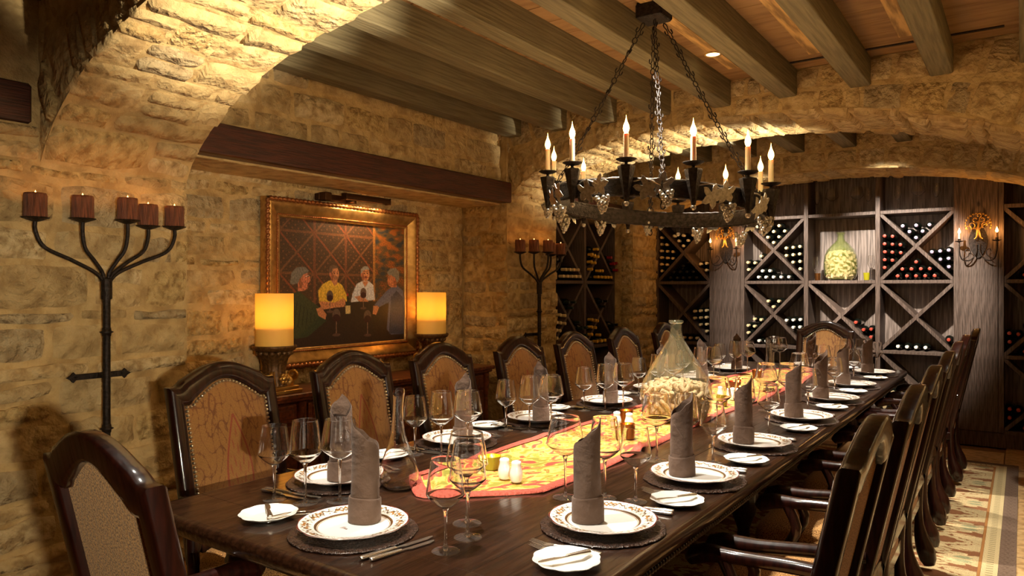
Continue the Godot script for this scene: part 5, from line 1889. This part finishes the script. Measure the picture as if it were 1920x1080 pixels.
# ---------------------------------------------------------------- wine racks
var bottle0: Node3D
func rack(called: String, label: String, root: Transform3D, bays: Array, x0: float, depth: float, top: float, crossed: Callable) -> Array:
	# bays: widths; a negative width is a solid pilaster. Returns the cells' x spans
	var o := thing(called, label, "wine rack", root)
	var post := 0.044
	var tiers := [0.145, 0.826, 1.51, 2.19]
	var spans := []
	var x := x0
	var total := 0.0
	for b in bays: total += absf(b)
	var km := MB.new()
	km.rbox(Vector3(x0 + total / 2, 0.07, -depth / 2 - 0.01), Vector3(total, 0.14, depth), 0.006)
	put(km, "plinth", M.rack, o)
	var posts := {}
	for b in bays:
		if b < 0:
			var pm := MB.new()
			pm.rbox(Vector3(x - b / 2, top / 2 + 0.07, -depth / 2 + 0.012), Vector3(-b - post, top - 0.14, depth), 0.006)
			put(pm, "pilaster", M.rack, o)
			spans.append(null)
		else:
			spans.append([x, x + b])
			var bp := MB.new()
			bp.rbox(Vector3(x + b / 2, top / 2 + 0.07, -depth + 0.008), Vector3(b - post * 0.5, top - 0.14, 0.016), 0.002)
			put(bp, "back_panel", M.rack_panel, o)
			for y in tiers + ([top] if top > 2.2 and top < 2.4 else []):
				var sm := MB.new()
				sm.rbox(Vector3(x + b / 2, y, -depth / 2), Vector3(b - post, 0.034, depth - 0.002), 0.003)
				put(sm, "shelf", M.rack, o)
			for k in 3:
				if not crossed.call(spans.size() - 1, k): continue
				var ya: float = tiers[k] + 0.017
				var yc: float = tiers[k + 1] - 0.017
				var xa: float = x + post / 2
				var xb: float = x + b - post / 2
				for s in 2:
					var p0 := Vector2(xa, ya) if s == 0 else Vector2(xa, yc)
					var p1 := Vector2(xb, yc) if s == 0 else Vector2(xb, ya)
					var d := (p1 - p0).normalized()
					var n := Vector2(-d.y, d.x) * 0.017
					# a board cut to the corners, full depth
					var poly := PackedVector2Array([p0 + n * 0.2, p0 + d * 0.02 + n, p1 - d * 0.02 + n, p1 + n * 0.2, p1 - n * 0.2, p1 - d * 0.02 - n, p0 + d * 0.02 - n, p0 - n * 0.2])
					var cm := MB.new()
					cm.extrude(poly, -depth + 0.016, -0.003 - 0.001 * s, 0.002)
					put(cm, "cross_board", M.rack, o)
		for px in [x, x + absf(b)]:
			if posts.has(snappedf(px, 0.01)): continue
			posts[snappedf(px, 0.01)] = true
			var qm := MB.new()
			qm.rbox(Vector3(px, top / 2 + 0.07, -depth / 2 + 0.004), Vector3(post, top - 0.14, depth), 0.004)
			put(qm, "post", M.rack, o)
		x += absf(b)
	return spans

func bottle(cap: String, label: String, xf: Transform3D, group: String) -> void:
	if bottle0 == null:
		bottle0 = thing("wine_bottle", "", "wine bottle")
		var m := MB.new()
		var B := Basis(Vector3.RIGHT, PI / 2)       # lathe axis to +z
		m.lathe([Vector2(0, -0.295), Vector2(0.02, -0.285), Vector2(0.034, -0.297), Vector2(0.0365, -0.29), Vector2(0.037, -0.12), Vector2(0.034, -0.105), Vector2(0.024, -0.088), Vector2(0.016, -0.075), Vector2(0.0138, -0.05), Vector2(0.0138, -0.03)], 18, Vector3.ZERO, B)
		put(m, "body", M.bottle, bottle0)
		m = MB.new()
		m.lathe([Vector2(0.0146, -0.062), Vector2(0.0146, -0.016), Vector2(0.0158, -0.015), Vector2(0.0158, -0.003), Vector2(0.0142, 0.0), Vector2(0.004, -0.0005), Vector2(0, -0.001)], 16, Vector3.ZERO, B)
		put(m, "capsule", M.cap["cream"], bottle0)
		tag(bottle0, label, "", group)
		bottle0.transform = xf
		bottle0.get_child(1).material_override = M.cap[cap]
		return
	var c := dup(bottle0, "wine_bottle", label, xf, group)
	c.get_child(1).material_override = M.cap[cap]

func fill(root: Transform3D, span: Array, tier: int, quad: String, count: int, cap: String, out: float, bay: String) -> void:
	var tiers := [0.145, 0.826, 1.51, 2.19]
	var xa: float = span[0] + 0.023
	var xb: float = span[1] - 0.023
	var ya: float = tiers[tier] + 0.018
	var yc: float = tiers[tier + 1] - 0.018
	var cx := (xa + xb) / 2
	var cy := (ya + yc) / 2
	var sl := (yc - ya) / (xb - xa)
	var R := 0.0385
	var spots := []
	if quad == "under":
		for r in 4:
			var n := 7 - r if xb - xa > 0.58 else 6 - r
			for k in n:
				var x := cx + (k - (n - 1) / 2.0) * 0.0775
				var y := ya + R + r * 0.067
				if absf(x - cx) + 0.078 < (cy - y) / sl + 0.0: spots.append([x, y, r, spots.size()])
	elif quad == "above":
		for r in 4:
			for k in r + 1: spots.append([cx + (k - r / 2.0) * 0.112, cy + 0.083 + r * 0.056 * sl, r])
	else:
		var s := 1.0 if quad == "left" else -1.0
		for c in 4:
			var x0: float = (xa + R + c * 0.068) if s > 0 else (xb - R - c * 0.068)
			var dx: float = absf(x0 - (xa if s > 0 else xb))
			var y := ya + dx * sl + 0.081
			while y < yc - dx * sl - 0.079:
				spots.append([x0, y, c])
				y += 0.0775
		spots.sort_custom(func(p, q): return p[1] < q[1])
		var row := -1
		var last := -9.0
		for q in spots:
			if q[1] - last > 0.02:
				row += 1
				last = q[1]
			q[2] = row
	var pos := 0
	var prow := -1
	var where: String = {"under": "under the cross", "above": "above the cross", "left": "painting side of the cross", "right": "aisle side of the cross"}[quad]
	if bay.begins_with("side"): where = {"under": "under the cross", "above": "above the cross", "left": "camera side of cross", "right": "far side of cross"}[quad]
	for k in mini(count, spots.size()):
		var q: Array = spots[k]
		if q[2] != prow:
			prow = q[2]
			pos = 0
		var xf := root * Transform3D(turn(rng.randf_range(-0.4, 0.4)), Vector3(q[0] + rng.randf_range(-0.002, 0.002), q[1], 0.002 + out + rng.randf_range(-0.008, 0.008)))
		bottle(cap, "%s-capped bottle, %s of %s row, %s, %s, %s" % [cap.replace(" ", "-"), ORD[pos], ORD[q[2]], where, bay, ["bottom tier", "lower tier", "upper tier"][tier]], xf, "bottles in the wine racks")
		pos += 1

func build_racks() -> void:
	var root := Transform3D(Basis(), V(-3.5, 0, 7.87))
	var spans := rack("wine_rack", "dark wooden wine wall with crossed bottle bays under the far arch", root, [0.66, -0.345, 0.66, 0.67, 0.66, -0.345, 0.66], 0.0, 0.33, 2.72, func(bay: int, tier: int) -> bool: return not (bay == 3 and tier == 2))
	var bn := ["first bay", "", "second bay", "middle bay", "fourth bay", "", "last bay"]
	for f in [[0, 2, "left", 14, "cream"], [0, 2, "above", 6, "white"], [0, 2, "right", 3, "white"], [0, 2, "under", 10, "black"], [0, 1, "right", 9, "cream"], [0, 1, "under", 5, "cream"], [0, 0, "under", 4, "cream"],
		[2, 2, "left", 4, "cream"], [2, 2, "above", 9, "cream"], [2, 2, "right", 9, "cream"], [2, 2, "under", 7, "white"], [2, 1, "above", 3, "cream"], [2, 1, "left", 5, "cream"], [2, 1, "right", 6, "white"], [2, 1, "under", 3, "white"], [2, 0, "above", 3, "cream"],
		[3, 1, "right", 4, "red"], [3, 1, "left", 3, "cream"], [3, 0, "left", 3, "red"],
		[4, 2, "above", 6, "violet"], [4, 2, "left", 11, "red"], [4, 2, "right", 6, "violet"], [4, 2, "under", 11, "red"], [4, 1, "under", 4, "white"], [4, 1, "right", 1, "red"], [4, 0, "left", 5, "cream"],
		[6, 1, "left", 4, "red"], [6, 1, "under", 3, "red"], [6, 0, "left", 3, "red"], [6, 0, "under", 3, "red"], [6, 2, "under", 4, "red"]]:
		fill(root, spans[f[0]], f[1], f[2], f[3], f[4], 0.0, bn[f[0]])
	var side := Transform3D(turn(90), V(-3.73, 0, 5.9))
	var sp := rack("side_wine_rack", "tall dark bottle lattice in the niche beside the narrow pier", side, [0.69, 0.69], 0.0, 0.34, 2.19, func(_b: int, _t: int) -> bool: return true)
	for f in [[0, 2, "under", 9, "cream"], [0, 2, "left", 4, "black"], [1, 2, "left", 7, "yellow"], [1, 2, "under", 7, "yellow"], [1, 2, "right", 4, "crimson"], [0, 1, "above", 3, "dark green"], [0, 1, "left", 8, "cream"], [0, 1, "right", 4, "dark green"], [1, 1, "above", 3, "black"], [1, 1, "left", 6, "yellow"], [1, 1, "under", 6, "yellow"], [1, 1, "right", 3, "black"]]:
		fill(side, sp[f[0]], f[1], f[2], f[3], f[4], 0.055, "side rack " + ["camera-end", "far"][f[0]] + " bay")
	# glasses on the top shelves and beside the big jar
	var g := {"burgundy": glass_parts("burgundy"), "flute": glass_parts("flute")}
	var used := {}
	for s in [[1455, "burgundy", "second bay's top shelf, toward the pilaster", 2], [1487, "flute", "second bay's top shelf, toward the middle", 2], [1532, "flute", "middle bay's top shelf, by its first post", 3], [1560, "burgundy", "middle bay's top shelf, beside the first flute", 3], [1607, "burgundy", "middle bay's top shelf, beside the last flute", 3], [1628, "flute", "middle bay's top shelf, by its second post", 3], [1684, "flute", "fourth bay's dark top shelf, by the middle post", 4], [1722, "burgundy", "fourth bay's dark top shelf, between two flutes", 4], [1756, "flute", "fourth bay's dark top shelf, toward the pilaster", 4]]:
		# pixel columns of the photograph turned into places on the shelf, 0.12 m in from its edge
		var q: float = (s[0] - 960.0) / 1354.0
		var x := 7.98 * (0.8163 * q - 0.5776) / (0.5776 * q + 0.8163)
		var kind: String = s[1]
		var nm := "empty burgundy glass standing on " if kind == "burgundy" else "slim champagne flute standing on "
		var xf := Transform3D(Basis(), V(x, 2.2075, 7.98))
		if not used.has(kind):
			used[kind] = true
			g[kind].transform = xf
			tag(g[kind], nm + "the " + s[2], "", "glasses in the wine wall")
		else: dup(g[kind], "wine_glass", nm + "the " + s[2], xf, "glasses in the wine wall")
	for k in 2:
		var x: float = [-1.765, -1.235][k]
		dup(g["flute"], "wine_glass", "champagne flute beside the green demijohn, " + ["second bay side", "fourth bay side"][k], Transform3D(Basis(), V(x, 1.5275, 7.95)), "glasses in the wine wall")
		var t := thing("tumbler", "small amber tumbler beside the green demijohn, " + ["second bay side", "fourth bay side"][k], "tumbler", Transform3D(Basis(), V(x + [0.035, -0.035][k], 1.5275, 7.905)), "tumblers in the wine wall")
		var m := MB.new()
		m.lathe([Vector2(0, 0), Vector2(0.022, 0), Vector2(0.026, 0.004), Vector2(0.03, 0.075), Vector2(0.0285, 0.075), Vector2(0.024, 0.008), Vector2(0, 0.008)], 20)
		put(m, "cup", [M.votive_bronze, M.votive_green][k], t)

# ---------------------------------------------------------------- sconces
func curl(c: Vector2, r0: float, a0: float, turns: float, k := 18, decay := 0.16) -> Array:
	var o := []
	for i in k + 1:
		var th := turns * TAU * i / k
		var r := r0 * exp(-decay * absf(th))
		o.append(Vector3(c.x + r * cos(a0 + th), c.y + r * sin(a0 + th), 0))
	return o

func build_sconces() -> void:
	for k in 2:
		var root := Transform3D(Basis(), V([-2.667, -0.332][k], 1.72, 7.855))
		var o := thing("wall_sconce", ["twin-candle iron sconce with a gilded tree, on the pilaster behind the chandelier", "twin-candle iron sconce with a gilded tree, on the pilaster nearer the aisle"][k], "sconce", root)
		var m := MB.new()
		var poly := PackedVector2Array()
		for i in 24:
			var a := TAU * i / 24
			poly.append(Vector2(0.06 * cos(a) * (1.0 + 0.25 * cos(2 * a)), 0.16 + 0.16 * sin(a)))
		m.extrude(poly, 0.004, 0.014, 0.003)
		put(m, "back_plate", M.iron, o)
		m = MB.new()
		var z := Vector3(0, 0.0, 0.045)
		var path := [[Vector3(-0.03, 0.175, 0), Vector3(-0.012, 0.19, 0), Vector3(-0.008, 0.23, 0), Vector3(-0.006, 0.27, 0), Vector3(0.0, 0.31, 0), Vector3(0.004, 0.345, 0)], [Vector3(0.034, 0.175, 0), Vector3(0.016, 0.19, 0), Vector3(0.01, 0.23, 0), Vector3(0.004, 0.28, 0)]]
		for p in path:
			var q := []
			for v in p: q.append(v + z)
			m.tube(bez(q, 10), [0.006, 0.008, 0.0085, 0.0085, 0.008, 0.0075, 0.007, 0.006, 0.0055, 0.005, 0.0045], 6)
		for b in [[-0.05, 0.305, 0.03, -1.2, 0.9], [-0.022, 0.355, 0.026, -0.8, -0.9], [0.004, 0.392, 0.024, -1.3, 1.0], [0.052, 0.305, 0.03, 4.2, -0.9], [0.032, 0.355, 0.024, 3.6, 0.8], [-0.075, 0.28, 0.024, -0.6, 0.8], [0.078, 0.325, 0.018, 3.8, -0.9]]:
			var q := []
			for v in curl(Vector2(b[0], b[1]), b[2], b[3], b[4]): q.append(v + z)
			q.push_front(Vector3(0.002, 0.25 + b[1] * 0.1, 0.045).lerp(q[0], 0.55))
			q.push_front(Vector3(0.002, 0.225 + b[1] * 0.1, 0.045))
			m.tube(q, 0.0048, 6, 1.0, Vector3(0, 0, 1))
		for i in 16:
			var a := -0.35 + (PI + 0.7) * i / 15.0
			var c := Vector3(0.098 * cos(a), 0.31 + 0.1 * sin(a), 0.045)
			m.ball(c, 0.012, 6, 4, Vector3(0.5 + 0.5 * absf(sin(a)), 0.5 + 0.5 * absf(cos(a)), 0.35))
		put(m, "tree_emblem", M.bright_gilt, o)
		for s in [-1, 1]:
			m = MB.new()
			m.tube(bez([Vector3(s * 0.014, 0.13, 0.02), Vector3(s * 0.016, 0.05, 0.03), Vector3(s * 0.06, -0.015, 0.05), Vector3(s * 0.12, -0.01, 0.08), Vector3(s * 0.142, 0.06, 0.095), Vector3(s * 0.143, 0.15, 0.1)], 22), 0.0058, 8)
			m.tube(bez([Vector3(s * 0.12, -0.008, 0.08), Vector3(s * 0.075, 0.02, 0.06), Vector3(s * 0.06, 0.065, 0.05), Vector3(s * 0.09, 0.085, 0.05), Vector3(s * 0.1, 0.06, 0.055)], 16), 0.004, 6)
			put(m, "arm", M.iron, o)
			m = MB.new()
			m.lathe([Vector2(0, 0.148), Vector2(0.015, 0.15), Vector2(0.036, 0.157), Vector2(0.037, 0.16), Vector2(0.013, 0.158), Vector2(0.012, 0.18), Vector2(0, 0.18)], 18, Vector3(s * 0.143, 0, 0.1))
			put(m, "drip_pan", M.iron, o)
			m = MB.new()
			m.lathe([Vector2(0.0095, 0.158), Vector2(0.0095, 0.226), Vector2(0.0, 0.228)], 12, Vector3(s * 0.143, 0, 0.1))
			put(m, "candle_sleeve", M.wax, o)
			m = MB.new()
			flame(m, Vector3(s * 0.143, 0.226, 0.1), 0.055, 0.0125)
			put(m, "bulb", M.bulb, o)
			omni(o, "sconce_light", Vector3(s * 0.143, 0.245, 0.1), Color(1, 0.7, 0.38), 0.06, 0.008)

# ---------------------------------------------------------------- chandelier
func build_chandelier() -> void:
	var cx := -1.56
	var cl := 3.5
	var o := thing("chandelier", "round iron chandelier with grape clusters and twelve candle bulbs over the table", "chandelier", Transform3D(Basis(), V(cx, 0.018, cl)))
	# it hangs a few degrees out of level
	# 0 degrees faces the camera end of the room along the line of sight; local x is world x, local z is -l
	var pos := func(deg: float, r: float, y: float) -> Vector3:
		var a := deg_to_rad(deg)
		var x := sin(a) * 0.8163 + cos(a) * 0.5776
		var l := sin(a) * 0.5776 - cos(a) * 0.8163
		return Vector3(x * r, y + r * (-0.0566 * x - 0.0657 * l), -l * r)
	var R := 0.535
	var bm := MB.new()
	var rows := []
	for q in [[-0.008, 1.824], [0.004, 1.824], [0.005, 1.83], [0.004, 1.892], [0.004, 1.898], [-0.008, 1.898], [-0.009, 1.86]]:
		var line := PackedVector3Array()
		for j in 96: line.append(pos.call(-j * 3.75, R + q[0], q[1]))
		line.reverse()
		rows.append(line)
	rows.append(rows[0])
	rows.reverse()
	bm.rows(rows, true)
	put(bm, "band", M.ring_iron, o)
	for y in [1.827, 1.896]:
		var rm := MB.new()
		var pts := []
		var rad := []
		for j in 193:
			pts.append(pos.call(j * 1.875, R, y))
			rad.append(0.0095 + 0.0014 * sin(j * 2.1))
		rm.tube(pts, rad, 8)
		put(rm, "hammered_rim", M.ring_iron, o)
	for k in 12:
		var deg := -24.5 + 30.0 * k
		var h := Node3D.new()
		h.name = "candle_holder"
		o.add_child(h, true)
		h.transform = Transform3D(Basis(Vector3.UP, deg_to_rad(20.0) + k), pos.call(deg, R + 0.032, 0))
		var m := MB.new()
		var poly_r := [[0.0, 1.952], [0.037, 1.952], [0.04, 1.949], [0.04, 1.943], [0.009, 1.79], [0.0, 1.788]]
		var rr := []
		for q in poly_r:
			var line := PackedVector3Array()
			for j in 6: line.append(Vector3(q[0] * cos(TAU * j / 6), q[1], q[0] * sin(TAU * j / 6)))
			rr.append(line)
		rr.reverse()
		# six flat faces, kept crisp
		for j in 6:
			var f := []
			for line in rr: f.append(PackedVector3Array([line[j], line[(j + 1) % 6]]))
			m.rows(f)
		put(m, "tapered_body", M.ring_iron, h)
		m = MB.new()
		m.ball(Vector3(0, 1.781, 0), 0.0125, 12, 8)
		put(m, "ball_finial", M.silver, h)
		m = MB.new()
		m.lathe([Vector2(0.008, 1.952), Vector2(0.01, 1.956), Vector2(0.007, 1.962), Vector2(0.009, 1.967), Vector2(0.03, 1.971), Vector2(0.046, 1.979), Vector2(0.047, 1.982), Vector2(0.03, 1.976), Vector2(0.0, 1.974)], 24)
		put(m, "drip_pan", M.iron, h)
		m = MB.new()
		m.lathe([Vector2(0.0125, 1.974), Vector2(0.0128, 2.0), Vector2(0.0122, 2.045), Vector2(0.0124, 2.093), Vector2(0.01, 2.096), Vector2(0, 2.096)], 14)
		put(m, "candle_sleeve", M.wax, h)
		m = MB.new()
		m.lathe([Vector2(0.006, 2.095), Vector2(0.012, 2.106), Vector2(0.0148, 2.118), Vector2(0.0125, 2.132), Vector2(0.005, 2.15), Vector2(0.0018, 2.165), Vector2(0.0, 2.18)], 14)
		put(m, "bulb", M.bulb, h)
		omni(h, "candle_bulb_light", Vector3(0, 2.118, 0), Color(1, 0.84, 0.62), 0.045, 0.009)
		# vine with leaves and a bunch of grapes between the holders
		var md := deg + 15.0
		var drop: float = [0.0, 0.03, 0.05, 0.01, 0.06, 0.03][k % 6]
		var gm := MB.new()
		for i in 26:
			var lay := int(i / 5.0)
			var w := 0.028 * (1.0 - lay / 6.5)
			var a := i * 2.4
			gm.ball(pos.call(md + 3, R + 0.026, 1.835 - drop - lay * 0.0135) + Vector3(w * cos(a), rng.randf() * 0.008, w * sin(a)), 0.0105, 8, 5)
		put(gm, "grape_cluster", M.silver, o, "stuff")
		var tm := MB.new()
		tm.tube(bez([pos.call(md - 12, R + 0.012, 1.885), pos.call(md - 6, R + 0.03, 1.893), pos.call(md, R + 0.028, 1.872), pos.call(md + 3, R + 0.026, 1.85)], 14), 0.0034, 6)
		tm.tube(bez([pos.call(md, R + 0.028, 1.872), pos.call(md + 6, R + 0.034, 1.894), pos.call(md + 12, R + 0.012, 1.902)], 10), 0.003, 6)
		put(tm, "tendril", M.silver, o)
		for q in [[-6.0, 1.852, 0.06, 0.4], [1.5, 1.878, 0.056, -0.5]]:
			var lm := MB.new()
			leaf(lm, q[2])
			var lf := put(lm, "vine_leaf", M.silver, o)
			var p: Vector3 = pos.call(md + q[0], R + 0.03, q[1] - drop * 0.4)
			var outw: Vector3 = (pos.call(md + q[0], 1.0, 0.0)).normalized()
			lf.transform = Transform3D(Basis(Vector3.UP.cross(outw).normalized(), Vector3.UP, outw) * Basis(Vector3(0, 0, 1), q[3] + rng.randf_range(-0.5, 0.5)) * Basis(Vector3.RIGHT, 0.25), p)
	# chains of scrolled links up to the canopy
	var cmesh := MB.new()
	cmesh.rbox(Vector3(-0.01, 2.868, 0), Vector3(0.15, 0.085, 0.15), 0.012)
	put(cmesh, "canopy", M.iron, o)
	var ring := MB.new()
	var rp := []
	for j in 17: rp.append(Vector3(0, 0.0165 * sin(TAU * j / 16), 0.0125 * cos(TAU * j / 16)))
	ring.tube(rp, 0.0028, 6, 1.0, Vector3.RIGHT)
	var ring_m := ring.mesh()
	var link := MB.new()
	for s in [-1, 1]:
		var pts := []
		for v in [Vector3(0.0, 0.043, 0), Vector3(0.0075, 0.036, 0), Vector3(0.0085, 0.024, 0), Vector3(0.0045, 0.01, 0), Vector3(0.0055, -0.006, 0), Vector3(0.013, -0.016, 0), Vector3(0.019, -0.012, 0), Vector3(0.0195, -0.005, 0), Vector3(0.0155, -0.003, 0)]: pts.append(Vector3(v.x * s, v.y, 0))
		link.tube(bez(pts, 22), 0.0026, 6, 1.0, Vector3(0, 0, 1))
		pts = []
		for v in [Vector3(0.0155, 0.003, 0), Vector3(0.02, 0.004, 0), Vector3(0.0185, -0.012, 0), Vector3(0.0075, -0.022, 0), Vector3(0.0085, -0.033, 0), Vector3(0.0, -0.043, 0)]: pts.append(Vector3(v.x * s, v.y, 0))
		link.tube(bez(pts, 16), 0.0026, 6, 1.0, Vector3(0, 0, 1))
	var link_m := link.mesh()
	for c in 4:
		var deg := -8.0 + 90.0 * c
		var ch := Node3D.new()
		ch.name = "chain"
		o.add_child(ch, true)
		var a: Vector3 = pos.call(deg, R, 1.91)
		var b: Vector3 = pos.call(deg, 0.045, 2.826) + Vector3(-0.01, 0, 0)
		var n := 9
		var up := (b - a).normalized()
		var side := up.cross(Vector3.UP.cross(up).normalized() if absf(up.y) < 0.99 else Vector3.RIGHT).normalized()
		for i in n:
			var t0 := (i + 0.5) / n
			var bow := Vector3(0, -0.02 * sin(PI * t0), 0)
			var xaxis := side.rotated(up, PI / 2 * (i % 2) + 0.5)
			var L := put_mesh(link_m, "scroll_link", M.iron, ch)
			var s := a.distance_to(b) / n / 0.108
			L.transform = Transform3D(Basis(xaxis, up, xaxis.cross(up)) * Basis().scaled(Vector3(s, s, s)), a.lerp(b, t0) + bow)
			var t1 := (i + 1.0) / n
			if i < n - 1:
				var q := put_mesh(ring_m, "ring_link", M.iron, ch)
				q.transform = Transform3D(Basis(xaxis, up, xaxis.cross(up)), a.lerp(b, t1) + Vector3(0, -0.02 * sin(PI * t1), 0))
		var hk := put_mesh(ring_m, "ring_link", M.ring_iron, ch)
		hk.transform = Transform3D(Basis(side, Vector3.UP, side.cross(Vector3.UP)) * Basis().scaled(Vector3(1.5, 1.5, 1.5)), pos.call(deg, R, 1.905))
		if c == 0 or c == 2:
			for i in 3:
				var q := put_mesh(link_m if i == 1 else ring_m, "hanging_link", M.iron, ch)
				q.transform = Transform3D(turn(40.0 * i), pos.call(deg, R + 0.024, 1.876 - i * 0.048))

func leaf(mb: MB, s: float) -> void:
	# five-lobed vine leaf, dished, with real thickness
	var poly := PackedVector2Array()
	for i in 40:
		var a := TAU * i / 40
		var r := 0.78 + 0.2 * cos(5 * a) + 0.05 * cos(15 * a + 0.6)
		if absf(wrapf(a, -PI, PI)) > PI - 0.25: r *= 0.6
		poly.append(Vector2(s * r * sin(a) * 0.9, -s * r * cos(a)))
	mb.extrude(poly, -0.001, 0.001, 0.0006)
	for i in mb.v.size():
		var p := mb.v[i]
		mb.v[i].z += -2.2 * (p.x * p.x + p.y * p.y) + 0.004 * absf(sin(p.x * 120))

# ---------------------------------------------------------------- ceiling spotlights and unseen side lamps
func downlight(x: float, l: float, to: Vector3, e: float, angle: float, label: String, col := Color(1, 0.97, 0.91)) -> void:
	var o := thing("ceiling_spotlight", label, "spotlight", Transform3D(Basis(), V(x, CEIL - 0.0125, l)))
	var m := MB.new()
	m.lathe([Vector2(0.055, -0.001), Vector2(0.056, -0.006), Vector2(0.044, -0.008), Vector2(0.042, -0.004), Vector2(0.042, -0.001)], 28)
	put(m, "trim_ring", M.batten, o)
	m = MB.new()
	m.lathe([Vector2(0, -0.0045), Vector2(0.042, -0.004), Vector2(0.042, -0.001), Vector2(0, -0.001)], 24)
	put(m, "lamp_face", glow(Color(1, 0.86, 0.6), 6.0, Color.WHITE), o)
	spot(o, "spotlight_beam", Vector3(0, -0.03, 0), to - o.position, col, e, angle, 0.5, 0.035)

func unseen_lamp(x: float, y: float, l: float, to: Vector3, e: float, angle: float, label: String) -> void:
	var o := thing("unseen_side_lamp", label, "wall light", Transform3D(Basis(), V(x, y, l)))  # unseen fixture, its kind and place chosen to light the stonework
	var m := MB.new()
	m.lathe([Vector2(0, -0.09), Vector2(0.05, -0.085), Vector2(0.06, -0.06), Vector2(0.06, 0.03), Vector2(0.054, 0.032), Vector2(0.052, 0.01), Vector2(0, 0.008)], 20)
	put(m, "shade", M.iron, o)
	m = MB.new()
	m.lathe([Vector2(0, 0.012), Vector2(0.05, 0.012), Vector2(0.048, 0.02), Vector2(0, 0.022)], 20)
	put(m, "lamp_face", glow(Color(1, 0.8, 0.5), 6.0, Color.WHITE), o)
	spot(o, "unseen_lamp_beam", Vector3(0, 0.045, 0), to - o.position, Color(1, 0.94, 0.82), e, angle, 0.8, 0.04)
